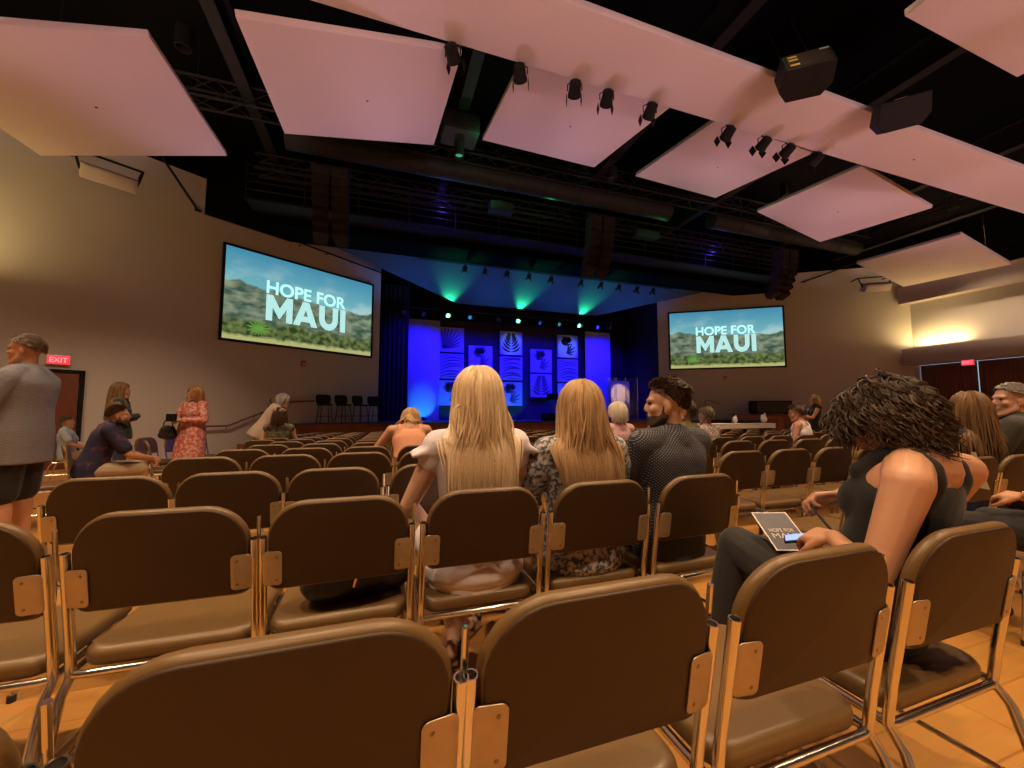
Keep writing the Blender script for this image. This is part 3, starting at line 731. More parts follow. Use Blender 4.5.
MB().rbox((0, 0, 1.1), (1.3, .08, 2.2), .02).build('panel', mat('beige_felt', (.45, .36, .24), .9), t); MB().rbox((0, .1, .05), (1.0, .4, .08), .02).build('base', M['steel'], t)
t = thing('drum_kit', 'drum kit with cymbals behind the clear acrylic screen', 'drums', (12.75, 19.0, DZ), 0)
M['drum'] = mat('drum_shell', (.05, .25, .2), .3); M['skin_drum'] = mat('drum_head', (.7, .68, .62), .5); M['brass'] = mat('cymbal_brass', (.75, .55, .2), .25, 1.)
MX = Matrix.Rotation(R(90), 3, 'X')
q = MB().lathe((0, 0, .3), [(.28, -.22), (.28, .22)], 24, MX).build('bass_drum', M['drum'], t); MB().lathe((0, -.225, .3), [(.27, -.005), (.27, .005)], 24, MX).build('drum_head', M['skin_drum'], q)
for x, z in ((-.2, .72), (.2, .74), (-.55, .5), (.5, .42)):
    q = MB().lathe((x, 0, z), [(.15, -.11), (.15, .11)], 18).build('tom_drum', M['drum'], t); MB().lathe((x, 0, z + .112), [(.145, -.003), (.145, .003)], 18).build('drum_head', M['skin_drum'], q)
for x, z in ((-.6, 1.15), (.55, 1.2), (-.75, .85)):
    q = MB().lathe((x, .1, z), [(.24, -.0), (.05, .03), (.0, .035)], 20).build('cymbal', M['brass'], t); MB().tube([(x, .1, 0), (x, .1, z)], .012, 6).build('cymbal_stand', M['chrome'], q)
# right wing: wooden partition, cabinet, stands, white counter
t = thing('wooden_partition', 'low reddish wooden partition in front of the wall under the black cabinet', 'partition', RW(4.75, -.32, .85), -A)
MB().box((0, 0, .63), (2.9, .5, 1.26)).build('body', M['stage_wood'], t, smooth=False); MB().rbox((0, 0, 1.29), (3.0, .6, .06), .01).build('top_cap', M['door_wood'], t)
b = MB()
for x in (-1.0, 0, 1.0): b.box((x, -.255, .62), (.8, .02, 1.0))
b.build('raised_panel', M['door_wood'], t, smooth=False)
t = thing('equipment_cabinet', 'long black cabinet lying on the reddish wooden partition', 'cabinet', RW(4.9, 1.01, .85), -A)
MB().rbox((0, 0, .32), (1.72, .46, .62), .02).build('body', M['darkgear'], t)
MB().box((.1, -.235, .32), (1.4, .012, .5)).build('front_cover', mat('dull_teal_cover', (.02, .028, .032), .3), t, smooth=False)
MB().rbox((-.74, -.235, .36), (.14, .03, .3), .01).build('control_panel', M['grille'], t)
for x in (-.7, .7):
    MB().box((x, 0, .005), (.1, .4, .02)).build('foot', M['rubber'], t, smooth=False)
t = thing('boom_stand', 'thin black boom stand bending over beside the black cabinet', 'microphone stand', (15.6, 15.75, DZ), 0)
MB().tube([(0, 0, 0), (0, 0, .98), (.25, -.02, .98), (.95, -.05, .8)], .016, 6).build('boom_pole', M['darkgear'], t); MB().lathe((0, 0, 0), [(.16, 0), (.16, .02), (.03, .04)], 16).build('base', M['darkgear'], t)
t = thing('tripod_stand', 'black tripod stand in front of the wall below the far screen', 'tripod', (14.75, 16.1, DZ), 0)
MB().tube([(0, 0, .5), (0, 0, 1.1)], .018, 8).build('pole', M['darkgear'], t); MB().rbox((.05, 0, 1.12), (.22, .12, .08), .01).build('head_plate', M['darkgear'], t)
for k in range(3):
    a = R(20 + 120 * k); MB().tube([(0, 0, .85), (.42 * math.cos(a), .42 * math.sin(a), 0)], .014, 6).build('leg', M['darkgear'], t)
t = thing('counter', 'long white-fronted counter on the floor before the stage wing', 'counter', (14.05, 13.3, -.32), 0)
MB().rbox((0, 0, .90), (5.5, .7, .04), .01).build('counter_top', M['cloth_white'], t); MB().box((0, -.33, .80), (5.46, .02, .18)).build('fascia', M['cloth_white'], t, smooth=False)
for x in (-2.6, -1.3, 0, 1.3, 2.6): MB().box((x, 0, .44), (.05, .6, .88)).build('leg_panel', M['door_wood'], t, smooth=False)
def crumple(label, x, s):
    rnd = random.Random(int(x * 10)); b = MB()
    b.ell((0, 0, .13 * s), (.12 * s, .1 * s, .13 * s)); b.ell((.05 * s, 0, .25 * s), (.05 * s, .05 * s, .12 * s)); b.ell((-.04 * s, .02, .2 * s), (.07 * s, .06 * s, .1 * s))
    o = fuse(b, 'paper_bag', M['label_white'], None, .02, 2); o.location = (x, 13.25, .61)
    tag(o, label, 'bag', 'crumpled white bags on the white counter')
crumple('crumpled white bag on the white counter nearer the dark-haired man', 14.75, 1.0); crumple('taller crumpled white bag at the far end of the white counter', 16.45, 1.25)
t = thing('keyboard_case', 'low black case lying on the white counter between two white bags', 'case', (15.6, 13.3, .612), R(4))
MB().rbox((0, 0, .07), (1.15, .36, .14), .03).build('shell', M['darkgear'], t); MB().tube([(-.1, -.18, .07), (-.09, -.22, .07), (.09, -.22, .07), (.1, -.18, .07)], .012, 6).build('handle', M['rubber'], t)
# ------------------------------------------------------------------ chairs
def bp(u, v, w): return V((u, .025 - v * .18 + .38 * u * u + w, .680 + v))
def back_outline(W, H, dr=0.):
    P = []
    r2 = .108 - dr; r1 = .032 - dr * .4
    for x, y in rrect(W, H, max(.01, r1), 7, r2):
        k = max(0., 1 - (abs(x) / (W / 2)) ** 2)
        P.append((x, y + (.012 * k if y > 0 else .008 * k)))
    return P
def chair(lod=0):
    t = thing('stacking_chair', 'x', 'chair')
    st = 5 if lod == 0 else 3
    bk = MB().pad(back_outline(.424, .275), .034, bp, .09, st).build('backrest', M['brown_vinyl'], t)
    MB().pad(back_outline(.408, .259, .008), .010, lambda u, v, w: bp(u, v, w - .0165), .04, 3).build('back_shell', M['back_shell'], bk if lod == 0 else t)
    def sp_(u, v, w): return V((u, .282 + v, .400 + w - .9 * max(0, v - .10) ** 2 + .25 * u * u * (1 if w > 0 else 0)))
    MB().pad(rrect(.43, .405, .055, 6), .05, sp_, .12, st).build('seat', M['brown_vinyl'], t)
    n = 10 if lod == 0 else 6
    def up(x, z): return V((x, .030 + (.680 - z) * .18, z))
    legs = []
    for s in (-1, 1):
        x = s * .2225
        pts = [(s * .2245, -.035, .004), (s * .2242, -.005, .12), (s * .2235, .05, .33), up(x, .372) + V((0, -.004, 0)), up(x, .47), up(x, .57), up(x, .718)]
        legs.append(MB().tube(pts, .0118, n, hole=(lod == 0)))
        legs.append(MB().tube([(s * .2225, .08, .374), (s * .221, .40, .377), (s * .221, .455, .367), (s * .2225, .474, .34), (s * .2235, .495, .004)], .0112, n))
    f = MB()
    f.tube([(-.2225, .082, .372), (-.20, .078, .370), (.20, .078, .370), (.2225, .082, .372)], .0105, n)
    f.tube([(-.224, .44, .364), (.224, .44, .364)], .0095, n)
    f.tube([(-.22, .26, .368), (.22, .26, .368)], .008, n)
    stw = []
    for s in (-1, 1):
        stw.append(MB().tube([(s * .2243, .0, .15), (s * .2235, .485, .15)], .008, n))
    if lod == 2:
        a = MB()
        for q in legs + [f] + stw: a.add(q.v, q.f)
        a.build('leg_frame', M['chrome'], t)
        return t
    for q in legs: q.build('leg', M['chrome'], t)
    f.build('seat_frame', M['chrome'], t)
    for q in stw: q.build('stretcher', M['chrome'], t)
    for s in (-1, 1):
        def pf(u, v, w): return bp(s * .193 + u, -.060 + v, w - .0235)
        p = MB().pad(rrect(.054, .108, .012, 4), .004, pf, .05, 2).build('mounting_plate', M['plate'], t)
        if lod == 0:
            for v in (-.036, .036):
                c = pf(-s * .012, v, 0)
                MB().ell(c, (.0052, .0035, .0052), None, 10, 6).build('screw', M['screw'], p)
    MB().tube([(.2305, .048, .59), (.2305, .044, .69), (.2305, .032, .782)], .0058, 8).build('linking_rod', M['chrome'], t)
    if lod == 0:
        for s in (-1, 1):
            for y in (-.036, .496): MB().lathe((s * .2243, y, 0), [(.0128, 0), (.0128, .022), (.0118, .026)], 12).build('foot_cap', M['rubber'], t)
    return t
protos = [chair(0), chair(1), chair(2)]; used = [0, 0, 0]
rc_ = random.Random(3)
def place_chair(x, y, lod, label, group, rz=None, jit=1.):
    o = protos[lod] if not used[lod] else dup(protos[lod]); used[lod] = 1
    o.location = (x, y, fz(y)); o.rotation_euler = (math.atan(fz(y + .2) - fz(y)), 0, 0) if False else (0, 0, (R(rc_.uniform(-1.2, 1.2) * jit) if rz is None else rz))
    o['label'] = label; o['group'] = group
    return o
ROWY = [0, .562, 1.382] + [2.128 + .785 * i for i in range(13)]
OCC = {}   # (block,row,index) -> extra words
near = {1: [-.575, -.105, .354, .853, 1.365], 2: [-1.06, -.583, -.115, .368, .85, 1.345], 3: [-1.09, -.658, -.213, .26, .735, 1.21], 4: [-1.05, -.589, -.138, .33, .80, 1.27]}
far = {1: [3.12], 2: [2.53, 3.01, 3.49, 3.965, 4.44], 3: [1.966 + .474 * i for i in range(8)], 4: [2.345 + .474 * i for i in range(8)]}
for r in range(5, 15):
    near[r] = [-1.07 + .474 * i for i in range(6)] if r < 8 else [-1.53 + .474 * i for i in range(7)]
    far[r] = [1.98 + .474 * i + (.03 * (r % 3)) for i in range(14)]
special = {(0, 1, 3): 'brown chair in the nearest row with its seat in view, before the curly-haired woman',
           (0, 1, 4): 'brown chair in the nearest row carrying the curly-haired woman in black',
           (0, 1, 1): 'nearest brown chair, its back cut by the lower picture edge',
           (0, 1, 2): 'brown chair at the middle of the nearest row, back panel large and plain',
           (0, 1, 0): 'brown chair at the lower left corner, only a sliver of its back showing',
           (1, 1, 0): 'brown chair under the person at the picture edge who wears bracelets',
           (0, 2, 2): 'brown chair in the second row with a black handbag on its seat',
           (0, 2, 3): 'brown chair with the blonde woman in the white dress on it',
           (0, 2, 4): 'brown chair with the blonde woman in the grey speckled dress on it',
           (0, 2, 5): 'brown chair with the man in the dark dotted shirt on it'}
for bi, blk in enumerate((near, far)):
    for r, xs in blk.items():
        for i, x in enumerate(xs):
            lod = 0 if r <= 3 else 1 if r <= 6 else 2
            lab = special.get((bi, r, i)) or 'brown vinyl chair, %s from left in the %s row, %s' % (ORD[i + 1], ORD[r], ('nearer block', 'block across the aisle')[bi])
            place_chair(x, ROWY[r] + (rc_.uniform(-.012, .012) if r > 2 else 0), lod, lab, 'rows of brown stacking chairs')
# angled side chairs by the single door
for i, (x, y, a, lab) in enumerate(((-3.95, 8.6, -104, 'brown chair by the wall behind the woman in dark teal, first of three'), (-3.75, 9.1, -104, 'brown chair by the wall behind the woman in dark teal, second of three'), (-3.55, 9.6, -104, 'brown chair by the wall next to the woman in the pink dress'),
      (-3.62, 5.35, -70, 'brown chair standing askew between the grey-shirted man and the navy-shirted man'), (-4.3, 5.7, -74, 'brown chair behind the askew one next to the grey-shirted man'), (-3.39, 5.80, -63, 'brown chair under the man in the navy shirt'), (-5.88, 9.73, -70, 'brown chair under the seated person in pale blue by the single door'), (-3.1, 6.75, -60, 'brown chair just past the knees of the man in the navy shirt'))):
    place_chair(x, y, 1, lab, 'side chairs by the single door', R(a))
# ------------------------------------------------------------------ people
def rot(yaw=0, pitch=0, roll=0):
    return Matrix.Rotation(R(yaw), 3, 'Z') @ Matrix.Rotation(R(-pitch), 3, 'X') @ Matrix.Rotation(R(roll), 3, 'Y')
def head_prims(b, c, Mh, fem=False, s=1.):
    def e(x, y, z, *r): b.ell(c + Mh @ (V((x, y, z)) * s), tuple(q * s for q in r), Mh, 16, 11)
    def k(p, q, ra, rb): b.cap(c + Mh @ (V(p) * s), c + Mh @ (V(q) * s), ra * s, rb * s, 10)
    j = .93 if fem else 1.
    e(0, -.014, .030, .0725, .094, .086); e(0, .024, -.026, .0575 * j, .064, .078); e(0, .030, -.064, .050 * j, .058, .056)
    e(0, .056, -.098, .030 * j, .028, .026); k((-.012 * j, .074, -.108), (.012 * j, .074, -.108), .0185, .0185)
    for x in (-1, 1):
        k((x * .050 * j, .006, -.062), (x * .026 * j, .058, -.100), .021 * j, .022)
        e(x * .036, .056, -.024, .024, .026, .026); k((x * .012, .083, .024), (x * .044, .068, .023), .0105, .0105)
        e(x * .073, -.012, -.012, .0085, .0195, .031); e(x * .069, .0, -.036, .009, .010, .011); e(x * .018, .076, -.055, .014, .012, .018)
    k((0, .084, .016), (0, .100, -.022), .0075, .0105); e(0, .092, -.029, .0145, .010, .009)
    e(0, .084, -.0605, .023, .0105, .0062); e(0, .083, -.0715, .019, .011, .0068)
def hand_prims(b, wr, d, nrm, th, curl=.5, s=1., spread=.0):
    d = V(d).normalized(); nrm = V(nrm); nrm = (nrm - d * nrm.dot(d)).normalized(); t = d.cross(nrm)
    wr = V(wr)
    for i, (k, L) in enumerate(((-.030, .062), (-.010, .076), (.011, .071), (.030, .054))):
        if th < 0: k = -k
        kn = wr + (d * (.088 - abs(k) * .25) + t * k) * s
        b.cap(wr + t * k * .55 * s + d * .01 * s, kn, .0155 * s, .0135 * s, 8)
        a = 0; p = kn; cu = curl * (1 + .14 * (i - 1.5))
        for f, an, r0, r1 in ((.44, .55, .0102, .0095), (.31, 1.05, .0095, .0086), (.25, .7, .0086, .0072)):
            a += an * cu * 1.25
            q = p + (d * math.cos(a) + nrm * math.sin(a) + t * spread * k * 8) * L * f * s * 1.12
            b.cap(p, q, r0 * s, r1 * s, 8); p = q
    tt = -t if th > 0 else t
    p = wr + (d * .025 + tt * .024) * s; q = p + (d * .035 + tt * .028 + nrm * .018) * s; r_ = q + (d * .034 + tt * .004 + nrm * (.012 + .014 * curl)) * s; z = r_ + (d * .024 - tt * .006 + nrm * .012) * s
    b.chain([p, q, r_, z], [.016 * s, .0125 * s, .0108 * s, .0085 * s])

SCALP_LOW = {'long': -.62, 'short': -.42}
def scalp_ok(d, low=-.55, front=.62, side=.05):
    """d: direction from the head centre (x right, y front, z up)"""
    h = math.hypot(d.x, d.y)
    if h < 1e-6: return d.z > 0
    c = d.y / h
    lim = side + (front - side) * max(0, c) ** 1.0 if c > 0 else side + (low - side) * min(1., -c * 1.6)
    return d.z > lim
def rand_dir(rnd):
    z = rnd.uniform(-1, 1); a = rnd.uniform(0, 2 * math.pi); r = math.sqrt(1 - z * z)
    return V((r * math.cos(a), r * math.sin(a), z))
def hair(parent, hp, Mh, m, style, n, L, r=.004, seed=1, cols=(), low=-.55, front=.62, side=.05, vol=1.0, part=0., curl=0., stiff=.72, back=.35, name='hair', hs=1., lift=.2, sweep=None, gather=None, Mt=None, step=None):
    rnd = random.Random(seed); b = MB()
    c = hp + Mh @ V((0, -.014, .030)) * hs; rad = V((.080, .100, .094)) * hs * vol
    base = V((.0775, .0975, .0905)) * hs
    # under layer
    vs = []; fs = []; NA, NZ = 28, 18
    b.t = .25
    for i in range(NZ + 1):
        t = math.pi * i / NZ
        for k in range(NA):
            a = 2 * math.pi * k / NA; d = V((math.sin(t) * math.cos(a), math.sin(t) * math.sin(a), math.cos(t)))
            f = (1.0 * (1 + (vol - 1) * .8) if scalp_ok(d, low, front, side) else .82)
            vs.append(c + Mh @ V((d.x * base.x * f, d.y * base.y * f, d.z * base.z * f)))
    for i in range(NZ):
        for k in range(NA): fs.append((i * NA + k, (i + 1) * NA + k, (i + 1) * NA + (k + 1) % NA, i * NA + (k + 1) % NA))
    b.add(vs, fs)
    G = V((0, 0, -1)); Mi = Mh.transposed()
    made = 0; tries = 0
    while made < n and tries < n * 20:
        tries += 1
        d = rand_dir(rnd)
        if not scalp_ok(d, low, front, side): continue
        made += 1
        lay = 1 + rnd.random() ** 1.5 * .09
        nrm = Mh @ V((d.x / rad.x, d.y / rad.y, d.z / rad.z)).normalized()
        p = c + Mh @ V((d.x * rad.x, d.y * rad.y, d.z * rad.z)) * lay
        sgn = 1 if d.x > part else -1
        fl = (Mh @ V((sgn * 1.0, -.55, -.25)) if d.y > .15 else Mh @ V((max(-1., min(1., (d.x - part) * 1.6)) * .9, -back, -.55))) if sweep is None else Mh @ V(sweep)
        v = (fl - nrm * fl.dot(nrm)).normalized()
        if style in ('short', 'curly'): v = (v * (1 - lift) + nrm * lift + V((rnd.gauss(0, .12), rnd.gauss(0, .12), rnd.gauss(0, .1)))).normalized()
        ll = L * rnd.uniform(.82, 1.04) if style == 'long' else L * rnd.uniform(.6, 1.1)
        if style == 'long': ll -= max(0., (p.z - c.z + .09)) * .0
        st = step or (.02 if style == 'long' else (.016 if style == 'curly' else max(.004, L / 5))); pts = [p]; N = max(3, int(ll / st))
        ph = rnd.uniform(0, 6.28); jit = .05 if style == 'long' else .1
        tgt = (gather[0] * (max(-1., min(1., d.x * .75 + rnd.gauss(0, .34)))) if gather else 0)
        clump = V((noise.noise(d * 5 + V((seed, 0, 0))), noise.noise(d * 5 + V((0, seed, 3))), 0))
        for i in range(N):
            s_ = i / N
            g = G if style != 'short' else G * .5
            if gather:
                off = (Mt or Mh).transposed() @ (p - c); dep = max(0., min(1., (.03 - off.z) / .16))
                if dep > 0:
                    tx = tgt; ty = -gather[1] - lay * .1 + .1
                    g = g + (Mt or Mh) @ V(((tx - off.x) * 9 * dep, (ty - off.y) * 7 * dep, 0))
            v = (v * stiff + g * (1 - stiff) + V((rnd.gauss(0, jit * .3), rnd.gauss(0, jit * .3), 0)) + clump * (.05 if style == 'long' else .12)).normalized()
            p = p + v * st
            for cc, MM, rr in [(c, Mh, rad * lay)] + list(cols):
                q = MM.transposed() @ (p - cc); q = V((q.x / rr[0], q.y / rr[1], q.z / rr[2])); ln = q.length
                if ln < 1 and ln > 1e-4:
                    nn = MM @ V((q.x / rr[0], q.y / rr[1], q.z / rr[2])).normalized()
                    q = q / ln; p = cc + MM @ V((q.x * rr[0], q.y * rr[1], q.z * rr[2]))
                    if v.dot(nn) < 0: v = (v - nn * v.dot(nn)).normalized() if (v - nn * v.dot(nn)).length > 1e-3 else v
            pts.append(p)
        if curl:
            out = []
            for i, q in enumerate(pts):
                a = ph + i * 1.15; am = curl * min(1, i / 4)
                out.append(q + V((math.cos(a), math.sin(a), .5 * math.sin(a * 1.1))) * am)
            pts = out
        tp = [1.] * len(pts)
        for i in range(len(pts)): tp[i] = (1 - .75 * (i / (len(pts) - 1)) ** 3) * (1.1 if i else .6)
        b.t = max(0, min(1, .5 + .55 * noise.noise(d * 6) + rnd.gauss(0, .17)))
        b.tube(pts, r, 4 if style != 'short' else 3, taper=tp)
    return b.build(name, m, parent)

DEF = {
 'sit': dict(pelvis=(0, 0, .54), neck=(0, -.04, 1.05), hipl=(-.09, .03, .51), kneel=(-.12, .44, .50), anklel=(-.12, .45, .09), toel=(-.13, .60, .03),
             hipr=(.09, .03, .51), kneer=(.12, .44, .50), ankler=(.12, .45, .09), toer=(.13, .60, .03), elbl=(-.23, .08, .76), wril=(-.13, .30, .63), elbr=(.23, .08, .76), wrir=(.13, .30, .63)),
 'stand': dict(pelvis=(0, 0, .95), neck=(0, -.03, 1.45), hipl=(-.09, 0, .90), kneel=(-.10, .02, .50), anklel=(-.10, -.02, .09), toel=(-.12, .14, .03),
             hipr=(.09, 0, .90), kneer=(.10, .02, .50), ankler=(.10, -.02, .09), toer=(.12, .14, .03), elbl=(-.25, -.03, 1.15), wril=(-.24, .10, .92), elbr=(.25, -.03, 1.15), wrir=(.24, .10, .92))}
def person(label, loc, rz=0., pose='sit', fem=False, w=1., vox=.009, lat_yaw=0., roll=0., head=(0, 0, 0), hoff=(0, .03, .135), skin='skin_a', top=None, bottom=None, shoes='rubber', curl=.5, J=None, S=1., hs=1., handd=None, eyes=False, neckr=.05):
    D = {k: V(v) for k, v in DEF[pose].items()}
    for k, v in (J or {}).items(): D[k] = V(v)
    if S != 1.: D = {k: v * S for k, v in D.items()}
    t = thing('person', label, 'person', loc, R(rz))
    up = (D['neck'] - D['pelvis']).normalized(); L = (D['neck'] - D['pelvis']).length
    lat = rot(lat_yaw, 0, 0) @ V((1, 0, 0)); lat = (lat + up * math.sin(R(roll))); lat = (lat - up * lat.dot(up)).normalized(); fwd = up.cross(lat)
    Mt = Matrix((lat, fwd, up)).transposed(); P0 = D['pelvis']; k_ = L / .51
    sw = (.158 if fem else .178) * w * S; sh = {-1: D['neck'] - up * .05 * k_ - lat * sw, 1: D['neck'] - up * .05 * k_ + lat * sw}
    for s, q in ((-1, 'shl'), (1, 'shr')):
        if J and q in J: sh[s] = V(J[q]) * S
    def at(f, y=0., x=0.): return P0 + up * L * f + fwd * y * S + lat * x * S
    SEC = [(-.18, .150, .112), (0., .170, .122), (.2, .150, .106), (.4, .133, .096), (.6, .146, .101), (.78, .156, .100), (.9, .134, .080), (.985, .072, .058)] if fem else \
          [(-.18, .152, .115), (0., .172, .125), (.2, .160, .114), (.4, .153, .107), (.6, .166, .109), (.78, .178, .107), (.9, .150, .084), (.985, .082, .064)]
    def loft(b, sec, i, seg=26):
        """one smooth trunk through elliptical sections (height, half width, half depth)"""
        out = []
        for k in range(len(sec) - 1):
            p0, p1, p2, p3 = sec[max(k - 1, 0)], sec[k], sec[k + 1], sec[min(k + 2, len(sec) - 1)]
            for j in range(4):
                t_ = j / 4
                out.append([.5 * (2 * p1[c] + (p2[c] - p0[c]) * t_ + (2 * p0[c] - 5 * p1[c] + 4 * p2[c] - p3[c]) * t_ ** 2 + (3 * p1[c] - p0[c] - 3 * p2[c] + p3[c]) * t_ ** 3) for c in range(3)])
        out.append(list(sec[-1])); vs = []; fs = []
        for f, rx, ry in out:
            for k in range(seg):
                a_ = 2 * math.pi * k / seg; ca, sa = math.cos(a_), math.sin(a_)
                vs.append(at(f) + lat * (rx * w * S + i) * math.copysign(abs(ca) ** .85, ca) + fwd * (ry * w ** .7 * S + i) * math.copysign(abs(sa) ** .9, sa))
        n = len(out)
        for q in range(n - 1):
            for k in range(seg): fs.append((q * seg + k, q * seg + (k + 1) % seg, (q + 1) * seg + (k + 1) % seg, (q + 1) * seg + k))
        fs.append(tuple(range(seg - 1, -1, -1))); fs.append(tuple((n - 1) * seg + k for k in range(seg)))
        b.add(vs, fs)
    def torso(b, i, lo=-.2, hi=1., hem=None):
        sec = [q for q in SEC if lo <= q[0] <= hi]
        if hem: sec = [(-h_, x_, y_) for h_, x_, y_ in reversed(hem)] + [q for q in sec if q[0] > -hem[0][0] + .05]
        loft(b, sec, i)
        if fem and hi > .6:
            for s in (-1, 1): b.ell(at(.63, .07, s * .068), (.06 + i, .052 + i, .06 + i), Mt)
    def shoulders(b, i):
        b.cap(at(.92, -.005) - lat * sw * .5, sh[-1], .056 * S + i, .055 * S * w ** .5 + i); b.cap(at(.92, -.005) + lat * sw * .5, sh[1], .056 * S + i, .055 * S * w ** .5 + i)
        b.cap(at(.9, -.01), at(.99, -.0), .085 * S + i, .052 * S + i)
        for s in (-1, 1): b.cap(at(1.0, -.01), sh[s] - lat * s * .03, .045 * S + i, .035 * S + i)
    body = MB(); torso(body, -.006); shoulders(body, -.002)
    hp = D['neck'] + Mt @ (V(hoff) * S) if True else None
    Mh = rot(*head)
    body.cap(D['neck'] - up * .02, hp + Mh @ V((0, -.025, -.05)), neckr * S * (w ** .4), (neckr - .004) * S)
    head_prims(body, hp, Mh, fem, hs * S)
    for s, e, wr in ((-1, D['elbl'], D['wril']), (1, D['elbr'], D['wrir'])):
        ar = (.9 if fem else 1.04) * w ** .6 * S
        body.cap(sh[s], sh[s].lerp(e, .45), .058 * ar, .049 * ar); body.cap(sh[s].lerp(e, .45), e, .049 * ar, .038 * ar)
        body.cap(e, e.lerp(wr, .3), .037 * ar, .039 * ar); body.cap(e.lerp(wr, .3), wr, .039 * ar, .0255 * ar)
        hd = (handd or {}).get(s); dd = (wr - e).normalized(); nr = -lat * s + V((0, 0, -.6)); cu = curl
        th = s
        if hd: dd, nr, cu = V(hd[0]), V(hd[1]), hd[2]
        hand_prims(body, wr, dd, nr, th, cu, S * (.94 if fem else 1.04))
    for q in 'lr':
        h, kn, an, to = (D[x + q] for x in ('hip', 'knee', 'ankle', 'toe'))
        lw = w ** .5 * S
        body.cap(h, kn, .083 * lw, .056 * lw); m_ = kn.lerp(an, .32) + V((0, -.012, 0)); body.cap(kn, m_, .053 * lw, .054 * lw); body.cap(m_, an, .054 * lw, .035 * lw)
        dn = V((to.x - an.x, to.y - an.y, 0)).normalized(); hl = V((an.x, an.y, to.z + .005)) - dn * .025
        body.cap(an, hl, .034 * S, .030 * S); body.chain([hl, hl.lerp(to, .62) + V((0, 0, .008)), to], [.030 * S, .034 * S, .022 * S]); body.cap(an, hl.lerp(to, .6), .032 * S, .028 * S)
    fuse(body, 'body', M[skin], t, vox, 3 if vox > .007 else 6)
    if eyes:
        for s in (-1, 1): MB().ell(hp + Mh @ V((s * .032, .0765, .006)) * hs * S, (.0095 * S, .0075 * S, .0065 * S), Mh, 10, 7).build('eye', M['eye'], t)
    if top:
        b = MB(); i = top.get('inf', .014) * S; sl = top.get('sleeve', 'short')
        hem = top.get('hem', [(.22, .170, .124)])
        if sl == 'tank':
            loft(b, [(-.24, .168, .124)] + [q for q in SEC if 0 <= q[0] <= .61] + [(.70, .152, .102), (.80, .132, .094), (.86, .104, .084)], i * .6)
            if fem:
                for s in (-1, 1): b.ell(at(.63, .07, s * .068), (.06 + i * .6, .052 + i * .6, .06 + i * .6), Mt)
            for s in (-1, 1):
                so = .092 * w
                b.chain([at(.78, -.066, s * so), at(.88, -.068, s * so), at(.955, -.05, s * so), at(.985, -.012, s * so), at(.94, .05, s * so), at(.80, .086, s * so)], [.022, .024, .024, .024, .024, .028])
        else:
            torso(b, i, hem=hem); shoulders(b, i)
            if top.get('collar'): b.cap(at(.99), at(1.055, .014), .060 * S * w ** .4, .054 * S * w ** .4)
        for s, e, wr in ((-1, D['elbl'], D['wril']), (1, D['elbr'], D['wrir'])):
            ar = (.9 if fem else 1.04) * w ** .6 * S; x0 = sh[s]
            if sl == 'short': b.cap(x0, x0.lerp(e, .72), .054 * ar + i, .056 * ar + i)
            elif sl == 'flutter':
                b.cap(x0, x0.lerp(e, .24), .054 * ar + i * .8, .052 * ar + i * .6)
                for k in range(5): b.cap(x0 + fwd * (k - 2) * .014, x0.lerp(e, .12) + lat * s * .088 + fwd * (k - 2) * .022, .036 * ar, .010 * ar)
            elif sl == 'puff':
                b.cap(x0, x0.lerp(e, .3), .056 * ar + i, .078 * ar + i); b.cap(x0.lerp(e, .3), x0.lerp(e, .62), .078 * ar + i, .070 * ar + i); b.cap(x0.lerp(e, .62), x0.lerp(e, .74), .07 * ar + i, .045 * ar + i)
            elif sl == 'long':
                b.cap(x0, e, .053 * ar + i, .042 * ar + i); b.cap(e, wr.lerp(e, .06), .042 * ar + i, .030 * ar + i)
        fuse(b, top.get('name', 'shirt'), top['mat'], t, max(vox, .008), 5)
    if bottom:
        b = MB(); kd = bottom['kind']; i = bottom.get('inf', .013) * S; lw = w ** .5 * S
        b.ell(P0, (.172 * w * S + i, .122 * S * w ** .7 + i, .115 * S + i), Mt, 18, 11); b.ell(at(.14), (.16 * w * S + i * .6, .112 * S * w ** .7 + i * .6, .07), Mt)
        lg = [[D[x + q] for x in ('hip', 'knee', 'ankle')] for q in 'lr']
        for h, kn, an in lg:
            if kd == 'pants': b.cap(h, kn, .086 * lw + i, .058 * lw + i); b.cap(kn, an.lerp(kn, .08), .058 * lw + i, .048 * lw + i)
            elif kd == 'shorts': b.cap(h, h.lerp(kn, bottom.get('to', .9)), .09 * lw + i, .070 * lw + i * 1.5)
        if kd == 'skirt' and pose == 'sit' or kd == 'skirt':
            hm = bottom.get('to', .6)
            for (h, kn, an) in lg:
                b.cap(h, kn, .09 * lw + i, .066 * lw + i); b.cap(kn, kn.lerp(an, hm), .066 * lw + i, .075 * lw + i)
            for f in (.15, .4, .65, .9): b.cap(lg[0][0].lerp(lg[0][1], f), lg[1][0].lerp(lg[1][1], f), .08 * lw + i, .08 * lw + i)
            for f in (.1, .3, .5, .7, .9, 1.): b.cap(lg[0][1].lerp(lg[0][2], f * hm), lg[1][1].lerp(lg[1][2], f * hm), .068 * lw + i, .068 * lw + i)
            if pose == 'sit': b.ell(P0 + V((0, -.015, -.035)), (.205 * w * S, .145 * S, .10 * S)); loft(b, [(-.1, .18, .132), (.1, .165, .118), (.25, .145, .104)], i)
            else: loft(b, [(-.1 - 1.75 * (.5 + .5 * hm) * .86, .20, .17), (-1.0 if hm > .4 else -.8, .19, .15), (-.45, .18, .135), (-.1, .172, .124), (.2, .15, .108), (.35, .138, .098)], i)
        fuse(b, bottom.get('name', 'trousers'), bottom['mat'], t, max(vox, .008), 5)
